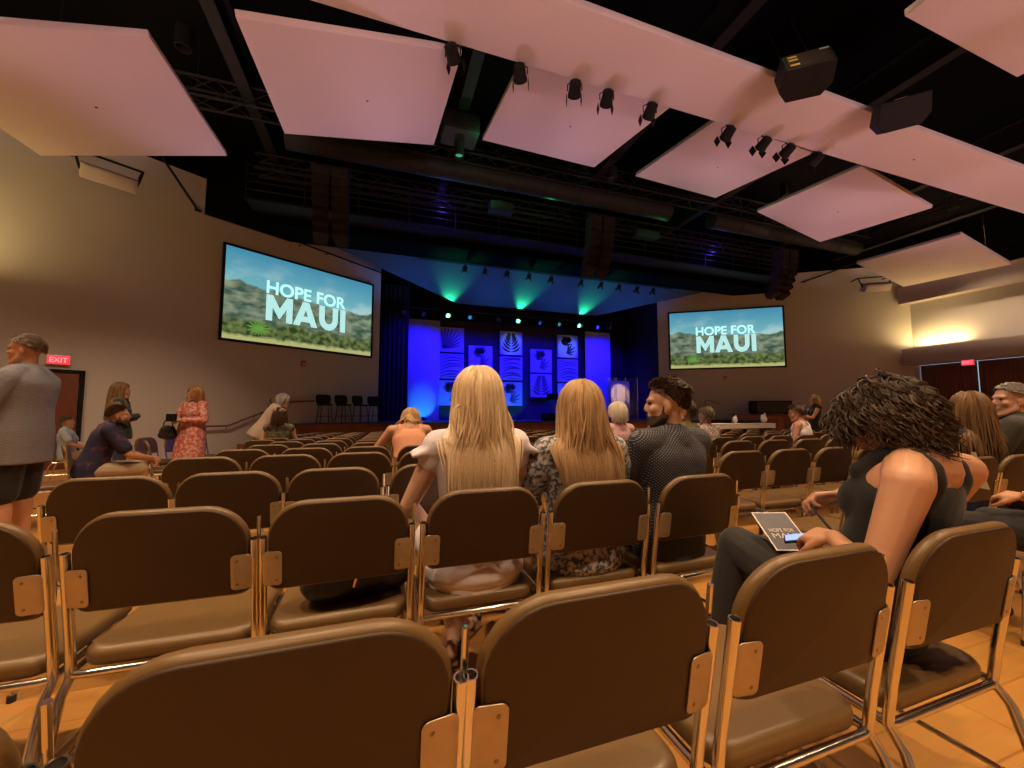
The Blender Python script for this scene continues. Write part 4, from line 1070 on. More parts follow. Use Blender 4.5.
    if shoes:
        for q in 'lr':
            an, to = D['ankle' + q], D['toe' + q]; dn = V((to.x - an.x, to.y - an.y, 0)).normalized(); hl = V((an.x, an.y, to.z + .005)) - dn * .03
            b = MB(); b.chain([hl, hl.lerp(to, .6) + V((0, 0, .010)), to + dn * .01], [.036 * S, .041 * S, .029 * S]); b.cap(an + V((0, 0, -.02)), hl.lerp(to, .55), .036 * S, .034 * S)
            fuse(b, 'shoe', M[shoes], t, max(.008, vox), 2)
    # colliders for hair
    cols = [(at(.74), Mt, (.172 * w * S + .02, .118 * S + .018, .20 * S)), (at(.90, -.005), Mt, (sw + .07, .082 * S + .018, .075 * S)), (at(.3), Mt, (.165 * w * S + .02, .12 * S + .02, .26 * S)), (D['neck'] + up * .03, Mt, (.06, .06, .1))]
    return dict(t=t, hp=hp, Mh=Mh, cols=cols, at=at, sh=sh, D=D, Mt=Mt, up=up, lat=lat, fwd=fwd)
H = {}
H['blonde'] = hair_mat('pale_blonde_hair', (.50, .34, .18), (.95, .80, .56))
H['gold'] = hair_mat('golden_blonde_hair', (.28, .165, .075), (.68, .47, .26))
H['brown'] = hair_mat('dark_brown_hair', (.02, .011, .006), (.085, .045, .02), .35)
H['curly'] = hair_mat('dark_curly_hair', (.012, .007, .004), (.075, .040, .018), .55)
H['grey'] = hair_mat('grey_hair', (.16, .145, .13), (.50, .46, .42))
H['white'] = hair_mat('white_hair', (.55, .47, .36), (.85, .78, .66))
H['light_brown'] = hair_mat('light_brown_hair', (.10, .055, .025), (.30, .18, .09))
H['auburn'] = hair_mat('auburn_hair', (.22, .08, .025), (.55, .28, .10))
H['greybrown'] = hair_mat('greying_brown_hair', (.06, .04, .028), (.27, .2, .14))
c_ = lambda n, col, **k: mat(n, col, .85, var=.06, vscale=12, bump=.35, bscale=18, sheen=.1, **k)
W = {}
W['white'] = c_('white_cotton', (.74, .69, .78)); W['black'] = c_('black_jersey', (.012, .011, .011)); W['blackpant'] = c_('black_trousers', (.016, .014, .014))
W['speckle'] = pattern_mat('grey_speckled_print', (.06, .065, .085), (.50, .48, .47), 'blotch', 60, thr=.5, soft=.08)
W['dots'] = pattern_mat('dark_dotted_shirt', (.22, .22, .25), (.026, .026, .036), 'dots', 105, thr=.25, soft=.07)
W['greyshirt'] = pattern_mat('grey_fine_check_shirt', (.17, .17, .19), (.21, .21, .23), 'check', 90)
W['navyprint'] = pattern_mat('navy_print_shirt', (.020, .016, .055), (.15, .045, .09), 'blotch', 11, thr=.62, soft=.07)
W['pinkdress'] = pattern_mat('pink_patterned_dress', (.62, .15, .12), (.78, .48, .42), 'blotch', 24, thr=.52, soft=.06)
W['teal'] = c_('dark_teal_jacket', (.035, .055, .065)); W['khaki'] = c_('khaki_cotton', (.42, .31, .2)); W['beige'] = c_('beige_knit', (.5, .40, .33))
W['olive'] = pattern_mat('olive_print', (.05, .055, .025), (.16, .15, .08), 'blotch', 26, thr=.5, soft=.1); W['peach'] = c_('peach_top', (.72, .34, .2)); W['pink'] = c_('pale_pink_shirt', (.68, .42, .42))
W['olivep'] = c_('olive_shirt', (.12, .10, .04)); W['plaid'] = pattern_mat('light_plaid_shirt', (.5, .42, .38), (.3, .2, .2), 'check', 34); W['navy'] = c_('navy_top', (.018, .022, .05)); W['charcoal'] = c_('charcoal_green_shirt', (.05, .05, .042)); W['paleblue'] = c_('pale_blue_shirt', (.42, .5, .56)); W['jeans'] = c_('dark_jeans', (.04, .05, .08))
M['sandal'] = mat('tan_leather', (.25, .13, .07), .5); M['gold'] = mat('gold_metal', (.9, .62, .2), .22, 1.); M['leather'] = mat('black_leather', (.012, .011, .011), .38, bump=.3, bscale=60); M['sock'] = c_('white_sock', (.7, .68, .65))
def seat_of(x, r, dy=.215): return (x, ROWY[r] + dy, fz(ROWY[r] + dy))
def bun(p, m, off, r, seed):
    pass
# 1 blonde woman in white
p = person('blonde woman seen from behind in a white flutter-sleeved dress, seated', seat_of(.372, 2), 2, 'sit', True, w=1.04, vox=.007, S=.965, top=dict(mat=W['white'], sleeve='flutter', name='dress_top', hem=[(.2, .172, .126)]), bottom=dict(kind='skirt', mat=W['white'], to=.5, name='dress_skirt'), shoes=None,
           J=dict(elbl=(-.275, .02, .76), wril=(-.17, .26, .63), elbr=(.25, .06, .75), wrir=(.10, .30, .62), anklel=(-.02, .33, .09), toel=(-.05, .20, .03), ankler=(.02, .36, .09), toer=(.12, .46, .03)))
hair(p['t'], p['hp'], p['Mh'], H['blonde'], 'long', 1300, .52, .0042, 11, p['cols'], vol=1.2, part=.0, hs=.97, stiff=.66, back=.55, gather=(.125, .10), Mt=p['Mt'])
for q in 'lr':
    an, to = p['D']['ankle' + q], p['D']['toe' + q]
    b = MB(); dn = V((to.x - an.x, to.y - an.y, 0)).normalized(); u = dn.cross(V((0, 0, 1)))
    f_ = lambda a, b_, w_: V((an.x, an.y, 0)) + dn * (a - .04) + u * b_ + V((0, 0, w_))
    b.prism([(x + .09, y) for x, y in rrect(.25, .085, .035, 4)], f_, .014); b.build('sandal_sole', M['sandal'], p['t'])
    MB().tube([f_(.12, -.042, .01), f_(.13, -.025, .052), f_(.13, .025, .052), f_(.12, .042, .01)], .008, 6).build('sandal_strap', M['sandal'], p['t'])
# 2 golden blonde woman in speckled dress
p = person('golden-haired woman seen from behind in a grey speckled puff-sleeved dress, seated', seat_of(.85, 2, .22), -4, 'sit', True, w=1.08, vox=.007, S=.93, roll=-2, head=(-8, 2, 3), top=dict(mat=W['speckle'], sleeve='puff', name='dress_top', hem=[(.2, .172, .126)]), bottom=dict(kind='skirt', mat=W['speckle'], to=.55, name='dress_skirt'), shoes='sandal', skin='skin_b',
           J=dict(elbl=(-.27, .05, .77), wril=(-.14, .28, .63)))
hair(p['t'], p['hp'], p['Mh'], H['gold'], 'long', 1200, .44, .0042, 12, p['cols'], vol=1.2, part=.02, hs=.95, stiff=.66, back=.5, gather=(.13, .10), Mt=p['Mt'] @ rot(0, 0, -6))
# 3 man in dotted shirt
p = person('dark-haired bearded man in a dark dotted shirt, seated with his head turned', seat_of(1.335, 2, .225), 6, 'sit', False, w=1.06, vox=.006, S=.955, head=(44, 2, 0), hoff=(-.015, .03, .14), top=dict(mat=W['dots'], sleeve='long', collar=1), bottom=dict(kind='pants', mat=W['blackpant']), eyes=True, skin='skin_a')
hair(p['t'], p['hp'], p['Mh'], H['brown'], 'short', 1700, .024, .0026, 13, vol=.99, hs=.955, low=-.52, front=.60, side=.10, lift=.12, sweep=(.0, -.9, -.5))
hair(p['t'], p['hp'], p['Mh'], H['brown'], 'short', 900, .042, .0028, 23, vol=1.04, hs=.955, low=.42, front=.56, side=.42, lift=.22, sweep=(.0, -1., .25), stiff=.9, name='hair_top')
M['beard'] = mat('brown_beard', (.055, .03, .016), .8, bump=.5, bscale=300)
def beard(p, s, vx, lip=True):
    b = MB(); q = lambda x, y, z: p['hp'] + p['Mh'] @ V((x, y, z)) * s
    E_ = lambda c, r: b.ell(q(*c), tuple(k * s for k in r), p['Mh'], 20, 14)
    E_((0, .030, -.076), (.0555, .0625, .049)); E_((0, .062, -.102), (.034, .034, .030))
    for x in (-1, 1):
        b.cap(q(x * .0665, .004, -.012), q(x * .056, .012, -.060), .0075 * s, .015 * s); b.cap(q(x * .051, .008, -.064), q(x * .027, .060, -.101), .0225 * s, .0235 * s)
        if lip: b.cap(q(x * .020, .084, -.062), q(x * .006, .0925, -.050), .0065 * s, .0062 * s)
    fuse(b, 'beard', M['beard'], p['t'], vx, 2)
beard(p, .955, .005)
# 4 curly-haired woman
p = person('woman with thick dark curly hair in a black tank top, bent over a phone', (1.40, .80, 0), 0, 'sit', True, w=1.0, vox=.005, head=(28, 36, 4), hoff=(-.005, .085, .062), skin='skin_b',
           J=dict(pelvis=(.02, .02, .535), neck=(.062, -.105, .985), shl=(-.135, -.165, .915), shr=(.245, -.105, .925), elbl=(-.24, -.14, .69), wril=(-.125, .02, .73), elbr=(.31, -.01, .77), wrir=(.105, .14, .815),
                  hipl=(-.08, .05, .50), kneel=(-.02, .45, .565), anklel=(-.16, .46, .12), toel=(-.22, .58, .04), hipr=(.11, .05, .50), kneer=(.10, .46, .52)), lat_yaw=8,
           top=dict(mat=W['black'], sleeve='tank', name='tank_top', inf=.012), bottom=dict(kind='pants', mat=W['blackpant']), shoes='leather',
           handd={-1: ((.15, .95, -.18), (.35, -.1, -.9), .62), 1: ((-.75, .60, -.16), (-.2, -.35, -.9), .8)})
hair(p['t'], p['hp'], p['Mh'], H['curly'], 'curly', 2500, .118, .0026, 14, p['cols'][1:2], vol=1.02, curl=.0085, stiff=.74, low=-.92, front=.42, side=-.3, lift=.42, step=.0105)
b = MB(); d_ = (p['D']['wrir'] - p['D']['elbr']).normalized(); u_, w_ = basis(d_)
for k, o_ in enumerate((.012, .03)): b.tube([p['D']['wrir'] - d_ * o_ + (u_ * math.cos(a) + w_ * math.sin(a)) * .0285 for a in [R(20 * k2) for k2 in range(19)]], .0032, 6)
o = b.build('bracelet', M['gold'], None); o.location = p['t'].location; tag(o, 'thin gold bangles on the far wrist of the curly-haired woman', 'bracelet')
# things in her hands and lap
def slab(name, label, cat, c, Mx, s, m, r): 
    t = thing(name, label, cat, c); t.rotation_euler = Mx.to_euler(); return t
n_ = V((-.22, -.42, .88)).normalized(); x_ = V((.87, -.40, .04)); x_ = (x_ - n_ * x_.dot(n_)).normalized(); Fm = Matrix((x_, n_.cross(x_), n_)).transposed()
t = slab('flyer', 'printed dark flyer with white lettering on the knee of the curly-haired woman', 'flyer', (1.395, 1.075, .668), Fm, 0, 0, 0)
MB().box((0, 0, 0), (.125, .185, .0016)).build('paper', M['label_white'], t, smooth=False); MB().box((0, 0, .0012), (.116, .176, .0012)).build('printed_face', mat('flyer_ink', (.05, .045, .06), .5, var=.4, vscale=20), t, smooth=False)
fl = mat('flyer_lettering', (.55, .5, .46), .6)
text('lettering', 'HOPE FOR', .022, (-.043, -.008, .0022), fl, t, .0002, .0004, (0, 0, 0), .086); text('lettering', 'MAUI', .034, (-.043, -.038, .0022), fl, t, .0, .0004, (0, 0, 0), .086)
t = slab('phone', 'dark phone with a lit blue screen under the hand of the curly-haired woman', 'phone', (1.315, .915, .700), rot(38, 0, 0) @ Matrix.Rotation(R(-16), 3, 'X'), 0, 0, 0)
MB().rbox((0, 0, 0), (.074, .15, .009), .004).build('phone_body', M['darkgear'], t); MB().box((0, 0, .005), (.066, .138, .001)).build('phone_screen', emit('phone_screen_glow', (.25, .38, .9), 1.3), t, smooth=False)
b = MB().tube([(1.415, .985, .782), (1.388, .93, .75), (1.36, .875, .72)], .0042, 8, taper=[.4, 1, 1]); tag(b.build('pen', M['darkgear']), 'slim dark pen between the hands of the curly-haired woman', 'pen')
# 5-6 couple across the aisle
p = person('grey-haired smiling man in a dark shirt turning to the woman in navy', (4.42, 1.60, 0), 16, 'sit', False, w=1.05, vox=.008, S=1.0, head=(38, 0, 0), top=dict(mat=W['charcoal'], sleeve='short', collar=1), bottom=dict(kind='pants', mat=W['jeans']), eyes=True)
hair(p['t'], p['hp'], p['Mh'], H['grey'], 'short', 1500, .028, .003, 15, vol=1.02, front=.58, side=.10, low=-.5, lift=.15, sweep=(.2, -.9, -.2))
p = person('brown-haired woman in a navy top seated facing the grey-haired man', (3.91, 1.61, 0), -8, 'sit', True, w=1.05, vox=.008, S=.93, head=(-40, 0, 0), top=dict(mat=W['navy'], sleeve='short', name='blouse'), bottom=dict(kind='pants', mat=W['jeans']))
hair(p['t'], p['hp'], p['Mh'], H['light_brown'], 'long', 600, .36, .0055, 16, p['cols'], vol=1.2, hs=.95)
# 7 person at the picture edge
p = person('person at the picture edge with bracelets, holding a folded paper in the lap', (3.10, .82, 0), 0, 'sit', True, w=1.1, vox=.006, skin='skin_b', top=dict(mat=W['black'], sleeve='short', name='blouse'), bottom=dict(kind='pants', mat=W['blackpant']), shoes='leather',
           J=dict(elbl=(-.24, .06, .76), wril=(-.10, .23, .685), elbr=(.24, .06, .76), wrir=(.05, .26, .665)), handd={-1: ((.1, .9, -.05), (.3, 0, -.9), .6), 1: ((-.6, .7, 0), (-.2, 0, -.9), .6)})
hair(p['t'], p['hp'], p['Mh'], H['brown'], 'long', 350, .25, .006, 17, p['cols'], vol=1.12)
b = MB(); b.tube([p['D']['wril'] + V((math.cos(a) * .029, 0, math.sin(a) * .029)) for a in [R(20 * k) for k in range(19)]], .004, 6); o = b.build('bracelet', M['gold']); o.location = p['t'].location; tag(o, 'gold bracelet on the lap hand at the picture edge', 'bracelet')
b = MB(); 
b.prism([(0, 0), (.2, .0), (.2, .02), (0, .07)], lambda u, v, w: V((2.98, 1.16, .70)) + V((-.25, .10, .95)).normalized() * u + V((.34, .94, .0)).normalized() * v + V((0, .0015, 0)) * (w / .001), .001)
tag(b.build('folded_paper', M['label_white'], None, smooth=False), 'thin folded paper held up by the lap hand at the picture edge', 'paper')
# 8 standing man
p = person('heavy man in a grey shirt and black shorts standing and drinking from a cup', (-2.81, 4.30, fz(4.3)), 92, 'stand', False, w=1.3, vox=.009, S=1.03, head=(6, 4, 0), top=dict(mat=W['greyshirt'], sleeve='short', inf=.02, collar=1, hem=[(.22, .175, .13), (.46, .178, .136)]), bottom=dict(kind='shorts', mat=W['black'], to=1.0, inf=.022), eyes=True, shoes='rubber', skin='skin_b',
           hoff=(0, .035, .155), J=dict(shl=(-.205, -.03, 1.355), shr=(.205, -.03, 1.355), elbl=(-.30, .06, 1.10), wril=(-.22, .29, 1.17), elbr=(.25, .22, 1.22), wrir=(.085, .24, 1.43)), handd={1: ((-.35, .35, .35), (-.3, -.6, 0), .7)})
hair(p['t'], p['hp'], p['Mh'], H['greybrown'], 'short', 1500, .024, .003, 18, vol=1.0, hs=1.03, low=-.5, side=.10, lift=.15, sweep=(.1, -.9, -.3))
hand = p['D']['wrir'] + V((-.03, .06, .06))
b = MB().lathe((0, 0, 0), [(.026, -.05), (.036, .055), (.033, .055), (.024, -.042)], 16); o = b.build('paper_cup', M['label_white']); o.location = V(p['t'].location) + rot(92) @ hand; tag(o, 'white paper cup held to the mouth of the man in the grey shirt', 'cup')
# 9 seated navy man
p = person('man in a navy print shirt and khaki shorts seated sideways, leaning on his knees', (-3.2, 5.9, fz(5.9)), -63, 'sit', False, w=1.1, vox=.01, S=1.0, head=(-4, 0, 0), top=dict(mat=W['navyprint'], sleeve='short', collar=1), bottom=dict(kind='shorts', mat=W['khaki'], to=.9), skin='skin_b',
           J=dict(neck=(0, .14, 1.03), elbl=(-.23, .32, .68), wril=(-.07, .50, .60), elbr=(.23, .32, .68), wrir=(.05, .52, .62)))
hair(p['t'], p['hp'], p['Mh'], H['brown'], 'short', 900, .03, .004, 19, hs=1.0, low=-.5, side=.08, lift=.2, sweep=(0, -.9, -.2))
beard(p, 1.0, .008, False)
# 10 teal woman
p = person('long-haired woman in a dark teal jacket standing behind the man in navy', (-3.78, 7.55, fz(7.55)), -66, 'stand', True, vox=.011, S=.985, head=(-5, 0, 0), top=dict(mat=W['teal'], sleeve='long', name='jacket', inf=.02), bottom=dict(kind='pants', mat=W['jeans']), handd={-1: ((1, .1, .1), (0, -1, 0), .4), 1: ((-1, .1, .1), (0, -1, 0), .4)}, J=dict(elbl=(-.24, .04, 1.16), wril=(-.02, .16, 1.16), elbr=(.24, .04, 1.16), wrir=(.02, .19, 1.20)))
hair(p['t'], p['hp'], p['Mh'], H['light_brown'], 'long', 420, .5, .006, 20, p['cols'], vol=1.1)
# 11 pink dress woman
p = person('woman in a long pink patterned dress standing with folded arms', (-3.12, 8.2, fz(8.2)), 158, 'stand', True, vox=.010, S=.985, head=(-32, 2, 0), top=dict(mat=W['pinkdress'], sleeve='long', name='dress_top', inf=.022), bottom=dict(kind='skirt', mat=W['pinkdress'], to=.85, inf=.05, name='dress_skirt'), eyes=True, shoes='sandal',
           J=dict(elbl=(-.27, .05, 1.14), wril=(-.02, .23, 1.14), elbr=(.27, .05, 1.14), wrir=(.04, .25, 1.16)))
hair(p['t'], p['hp'], p['Mh'], H['auburn'], 'long', 420, .27, .006, 21, p['cols'], vol=1.14)
def world(p, v): return V(p['t'].location) + Matrix.Rotation(p['t'].rotation_euler.z, 3, 'Z') @ V(v)
b = MB().rbox((0, 0, 0), (.17, .04, .13), .008); o = b.build('book', M['darkgear']); MB().rbox((0, 0, .0), (.164, .028, .134), .004).build('page_block', M['label_white'], o)
o.location = world(p, (.06, .33, 1.17)); o.rotation_euler = (0, 0, R(158)); tag(o, 'dark book held against the pink dress in folded arms', 'book')
def bag(label, c, rz, s, strap):
    t = thing('handbag', label, 'handbag', c, R(rz)); b = MB()
    b.ell((0, 0, .10 * s), (.17 * s, .075 * s, .11 * s)); b.ell((-.08 * s, 0, .06 * s), (.09 * s, .075 * s, .06 * s)); b.ell((.08 * s, 0, .06 * s), (.09 * s, .075 * s, .06 * s)); b.cap((-.11 * s, 0, .17 * s), (.11 * s, 0, .17 * s), .03 * s, .03 * s)
    fuse(b, 'bag_body', M['leather'], t, .01, 4)
    MB().tube([(-.12 * s, 0, .17 * s), (-.10 * s, .0, .17 * s + strap * .6), (0, 0, .17 * s + strap), (.10 * s, 0, .17 * s + strap * .6), (.12 * s, 0, .17 * s)], .009, 6).build('strap', M['leather'], t)
    MB().tube([V((-.03 * s + .016 * math.cos(a), -.078 * s, .13 * s + .016 * math.sin(a))) for a in [R(30 * k) for k in range(13)]], .003, 6).build('gold_ring', M['gold'], t)
    MB().tube([(-.03 * s, -.08 * s, .115 * s), (-.028 * s, -.084 * s, .085 * s), (-.033 * s, -.08 * s, .06 * s)], .0045, 6).build('tassel', M['gold'], t)
    return t
bag('black handbag hanging from the arm of the woman in the pink dress', world(p, (.29, .15, .80)), 140, 1.15, .16)
bag('black leather handbag slumped on the empty brown chair seat', (-.06, 1.60, .425), 12, 1.2, .03)
# 12 elderly woman, 13 dark-haired seated woman
p = person('grey-haired elderly woman in a beige cardigan bending toward the seated dark-haired woman', (-1.98, 7.9, fz(7.9)), -72, 'stand', True, vox=.011, S=.97, head=(-4, 12, 0), top=dict(mat=W['beige'], sleeve='long', name='cardigan', inf=.02), bottom=dict(kind='pants', mat=W['beige']), J=dict(pelvis=(0, -.06, .94), neck=(0, .22, 1.39), elbl=(-.22, .22, 1.10), wril=(-.10, .40, .98), elbr=(.22, .24, 1.10), wrir=(.10, .44, 1.0)))
hair(p['t'], p['hp'], p['Mh'], H['grey'], 'long', 320, .14, .0065, 22, vol=1.14)
bag('small black bag worn at the waist of the elderly woman in beige', world(p, (-.24, .12, .92)), -100, .8, .45)
p = person('dark-haired woman in an olive print top seated with her back turned near the stage steps', (-1.53, ROWY[9] + .22, fz(ROWY[9])), -4, 'sit', True, vox=.011, S=.97, w=1.05, top=dict(mat=W['olive'], sleeve='none', name='blouse'), bottom=dict(kind='pants', mat=W['jeans']))
hair(p['t'], p['hp'], p['Mh'], H['brown'], 'long', 380, .26, .0065, 24, p['cols'], vol=1.12)
# 14 peach woman bent forward
p = person('blonde woman in a peach top bent far forward over her lap', (.28, ROWY[5] + .23, fz(ROWY[5])), 4, 'sit', True, vox=.009, S=1.0, w=1.08, head=(0, 48, 0), hoff=(.03, .08, .085), top=dict(mat=W['peach'], sleeve='tank', name='tank_top', inf=.014), bottom=dict(kind='pants', mat=W['jeans']), skin='skin_b',
           J=dict(neck=(0, .20, .985), elbl=(-.33, .26, .73), wril=(-.16, .42, .62), elbr=(.33, .26, .73), wrir=(.16, .42, .62)))
hair(p['t'], p['hp'], p['Mh'], H['gold'], 'long', 420, .22, .006, 25, p['cols'], vol=1.1)
# 15-17 people beyond the man in the dotted shirt
p = person('white-haired person in a pale pink shirt seated near the stage', (2.57, ROWY[5] + .22, fz(ROWY[5])), 5, 'sit', True, vox=.009, S=.93, w=1.08, top=dict(mat=W['pink'], sleeve='short', name='shirt'), bottom=dict(kind='pants', mat=W['khaki']))
hair(p['t'], p['hp'], p['Mh'], H['white'], 'long', 420, .13, .006, 26, vol=1.14)
p = person('person in an olive shirt with a hand at the chin, mostly hidden by bearded man', (2.80, ROWY[4] + .22, fz(ROWY[4])), 18, 'sit', False, vox=.008, S=.93, head=(40, 0, 0), top=dict(mat=W['olivep'], sleeve='short', collar=1), bottom=dict(kind='pants', mat=W['jeans']), skin='skin_b', J=dict(elbl=(-.36, .14, .93), wril=(-.24, .20, 1.08)), handd={-1: ((.25, .1, .9), (.6, -.4, 0), .6)})
hair(p['t'], p['hp'], p['Mh'], H['brown'], 'short', 420, .045, .0045, 27)
p = person('person in a light plaid shirt, almost hidden behind the bearded man', (3.86, ROWY[5] + .22, fz(ROWY[5])), 5, 'sit', False, vox=.011, S=.9, top=dict(mat=W['plaid'], sleeve='short', collar=1), bottom=dict(kind='pants', mat=W['jeans']))
hair(p['t'], p['hp'], p['Mh'], H['greybrown'], 'short', 300, .045, .005, 28)
# 18 tank-top woman, 19 standing woman by the far wall
p = person('woman with dark pinned-up hair and white straps seated before the black cabinet', (5.64, ROWY[5] + .22, fz(ROWY[5])), 20, 'sit', True, vox=.009, S=.96, w=1.05, head=(25, 12, 0), skin='skin_b', top=dict(mat=W['white'], sleeve='tank', name='tank_top', inf=.014), bottom=dict(kind='pants', mat=W['jeans']), J=dict(neck=(0, .06, 1.03)))
hair(p['t'], p['hp'], p['Mh'], H['brown'], 'short', 420, .06, .005, 29, vol=1.06, lift=.15)
b = MB(); b.ell(p['hp'] + p['Mh'] @ V((0, -.105, .055)), .042); fuse(b, 'hair_bun', mat('bun_hair', (.03, .018, .01), .5, bump=.6, bscale=120), p['t'], .009, 2)
p = person('blonde woman in a black dress standing by the far wall near the cabinet', (10.05, 6.75, fz(6.75)), 60, 'stand', True, vox=.012, S=.95, top=dict(mat=W['black'], sleeve='none', name='dress_top'), bottom=dict(kind='skirt', mat=W['black'], to=.2, inf=.03, name='dress_skirt'), J=dict(elbl=(-.2, .14, 1.14), wril=(-.12, .36, 1.18), elbr=(.22, .14, 1.14), wrir=(.14, .36, 1.12)))
hair(p['t'], p['hp'], p['Mh'], H['gold'], 'long', 260, .2, .008, 30, vol=1.12)
t = thing('utility_cart', 'grey cart with a white jug beside the standing woman in the black dress', 'cart', (10.95, 6.95, fz(6.95)), R(-30))
MB().rbox((0, 0, .48), (.62, .42, .78), .02).build('body', M['galv'], t); MB().tube([(.36, -.18, .3), (.40, -.18, 1.12), (.40, .18, 1.12), (.36, .18, .3)], .018, 8).build('handle', M['darkgear'], t)
MB().rbox((.52, 0, .62), (.22, .42, 1.0), .04).build('black_bin', M['darkgear'], t)
for x in (-.25, .25):
    for y in (-.17, .17): MB().lathe((x, y, .05), [(.05, -.015), (.05, .015)], 14, Matrix.Rotation(R(90), 3, 'X')).build('wheel', M['rubber'], t)
MB().lathe((0, 0, 0), [(.07, 0), (.075, .16), (.03, .22), (.03, .25)], 14).build('jug', M['label_white'], None).location = (10.85, 6.95, fz(6.95) + .872)
tag(bpy.data.objects['jug'], 'small white jug on top of the grey cart', 'jug')
# 20 person near the door
p = person('grey-haired person in a pale blue shirt seated by the dark red single door', (-5.68, 9.8, fz(9.8)), -70, 'sit', False, vox=.012, S=.94, head=(-6, 0, 0), top=dict(mat=W['paleblue'], sleeve='short', collar=1), bottom=dict(kind='pants', mat=W['khaki']))
hair(p['t'], p['hp'], p['Mh'], H['greybrown'], 'short', 260, .04, .006, 31)
# ------------------------------------------------------------------ light
def light(kind, name, loc, col, e, aim=None, **k):
    d = bpy.data.lights.new(name, kind); d.color = col; d.energy = e
    for a_, v_ in k.items(): setattr(d, a_, v_)
    o = bpy.data.objects.new(name, d); COL.objects.link(o); o.location = loc
    if aim is not None: o.rotation_euler = (V(aim) - V(loc)).to_track_quat('-Z', 'Y').to_euler()
    return o
WARM = (1., .67, .40)
M['lamp_glow'] = emit('warm_lamp_glow', (1, .66, .3), 3.5)
dl = [(-4.5, 2.3), (-.5, 2.3), (3.6, 2.3), (6.3, 2.3), (14.6, 2.3), (19.5, 2.3), (-7.4, 6.2), (-4.2, 9.6), (3.9, 9.6), (10.6, 9.7), (13.6, 9.7), (20.5, 8.3), (-3, -3), (3, -2.4), (9, -2.4), (15, -2.4)]
for i, (x, y) in enumerate(dl):
    t = thing('downlight', 'round warm downlight in the black ceiling, %s of those over the seats' % (ORD[i + 1]), 'ceiling light', (x, y, ZC - .16), 0, 'warm ceiling downlights')
    MB().lathe((0, 0, 0), [(.13, .16), (.15, .16), (.15, -.30), (.13, -.30), (.12, .11)], 18).build('housing', M['steel'], t)
    MB().lathe((0, 0, .13), [(.118, 0), (.10, .02)], 16).build('lamp', M['lamp_glow'], t)
    light('SPOT', 'downlight_beam', (x, y, ZC - .5), WARM, 1200, (x, y + .01, 0), spot_size=R(100 if y < 9 else 78), spot_blend=.5, shadow_soft_size=.12)
# added lights without fixtures, by rear wall and ledges, brightening the hanging panels
PINK = (1., .63, .70)
for i in range(11): light('SPOT', 'panel_fill', (-8 + 2.95 * i, -7.6, .35), PINK, 1850, (-7.8 + 2.91 * i, 5.0, 7.9), spot_size=R(27), spot_blend=.35, shadow_soft_size=.9)
for y in (2.5, 6.5):
    light('SPOT', 'panel_fill', (XL + .5, y, 4.3), PINK, 300, (1, y + .6, 7.6), spot_size=R(34), spot_blend=.9, shadow_soft_size=.4)
    light('SPOT', 'panel_fill', (XR - .7, y, 4.3), PINK, 300, (14, y + .6, 7.6), spot_size=R(34), spot_blend=.9, shadow_soft_size=.4)
for x in (-1.5, 2.5, 6.5, 10.5, 14.8): light('SPOT', 'panel_fill', (x, 14.7, .8), (1., .58, .80), 640, (x * 1.12 - .6, 7.4, 7.3), spot_size=R(42), spot_blend=.6, shadow_soft_size=.6)  # added violet fill from the stage lip, no fixtures, for the panel undersides
COVE = (1., .68, .26)
light('AREA', 'cove_lamp', (XR - .25, 10.2, 4.10), COVE, 70, None, shape='RECTANGLE', size=.2, size_y=1.6)
light('AREA', 'cove_lamp', (XL + .25, 10.3, 4.10), COVE, 90, None, shape='RECTANGLE', size=.2, size_y=1.6)
for o_ in [o for o in COL.objects if o.name.startswith('cove_lamp')]: o_.rotation_euler = (math.pi, 0, 0)
# stage colour
light('SPOT', 'drum_fill', (12.6, 18.3, 2.9), (1., .72, .42), 190, (13.2, 19.8, 2.0), spot_size=R(48), spot_blend=.5, shadow_soft_size=.05)  # added fill light on the beige panel behind the drums, no fixture
BLUE = (.006, .0, 1.)
for x in (1.75, 3.94, 5.4, 7.6, 8.68, 10.95, 11.9): light('SPOT', 'blue_wash', (x, 18.2, 5.55), BLUE, 520, (x, 20.3, 2.2), spot_size=R(120), spot_blend=.7, shadow_soft_size=.1)
for x in (1.5, 4, 7, 10, 12.4): light('SPOT', 'blue_wash', (x, 15.4, 6.7), BLUE, 900, (x, 20, 2.6), spot_size=R(60), spot_blend=.7, shadow_soft_size=.1)
for x in (2.88, 6.41, 9.84): light('SPOT', 'green_beam', (x, 18.1, 5.92), (.03, 1.,   .35), 620, (x, 16.7, 7.2), spot_size=R(66), spot_blend=.9, shadow_soft_size=.08)
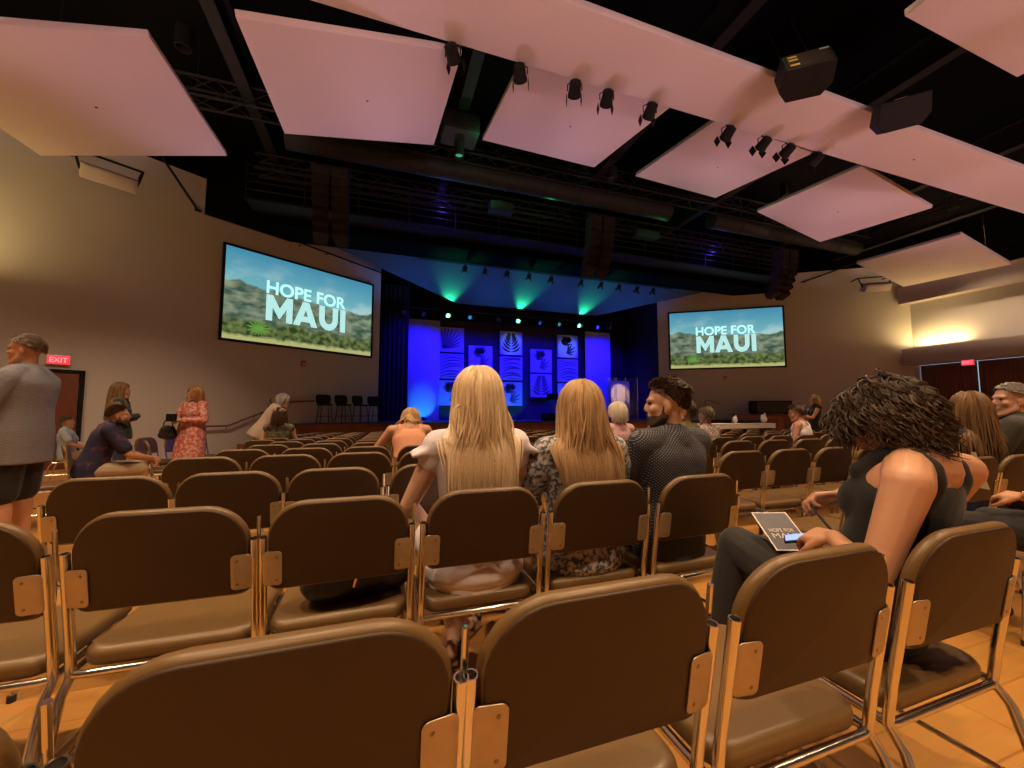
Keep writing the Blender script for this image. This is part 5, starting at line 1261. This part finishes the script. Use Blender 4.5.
for x in (1.5, 5, 8.5, 12): light('SPOT', 'canopy_wash', (x, 16.4, 4.2), (.0, .20, .8), 330, (x, 16.6, 7.4), spot_size=R(110), spot_blend=.9, shadow_soft_size=.2)
for x in FOOT: light('SPOT', 'foot_beam', (x, 19.0, DZ + .14), (.03, .42, 1.), 75, (x, 20.3, 1.6), spot_size=R(70), spot_blend=.5, shadow_soft_size=.04)
for x in (6.7, 10.2): light('SPOT', 'white_beam', (x, 17.5, 6.0), (.5, 1., .85), 130, (x, 20.3, 4.9), spot_size=R(26), spot_blend=.5, shadow_soft_size=.05)
light('POINT', 'blue_lamp', (1.8, 13.0, 7.9), (.1, .05, 1.), 30, shadow_soft_size=.06); light('POINT', 'blue_lamp', (13.6, 13.0, 7.9), (.1, .05, 1.), 30, shadow_soft_size=.06)
for x, y, z in ((2.3, 9.0, 7.9), (3.2, 11.3, 8.1), (5.2, 11.6, 7.9), (9.8, 11.7, 7.6)): light('POINT', 'green_lamp', (x, y, z), (.05, 1., .3), 9, shadow_soft_size=.06)

w = bpy.data.worlds.new('daylight'); SC.world = w; w.use_nodes = True
w.node_tree.nodes['Background'].inputs[0].default_value = (.55, .8, 1., 1); w.node_tree.nodes['Background'].inputs[1].default_value = .8
# ------------------------------------------------------------------ camera
cd = bpy.data.cameras.new('camera'); cam = bpy.data.objects.new('camera', cd); COL.objects.link(cam)
cd.sensor_width = 36; cd.sensor_fit = 'HORIZONTAL'; cd.lens = 36 * 390 / 1024; cd.clip_start = .02
cam.location = (0, 0, 1.1); cam.rotation_euler = (R(90) + math.atan(28 / 390), 0, -R(18.4)); SC.camera = cam
vs_ = SC.view_settings; vs_.view_transform = 'Standard'; vs_.look = 'None'; vs_.exposure = 0; vs_.gamma = 1; vs_.use_curve_mapping = False
SC.cycles.use_denoising = True
SC.cycles.max_bounces = 8; SC.cycles.diffuse_bounces = 4; SC.cycles.sample_clamp_indirect = 4
SC.cycles.caustics_reflective = False; SC.cycles.caustics_refractive = False
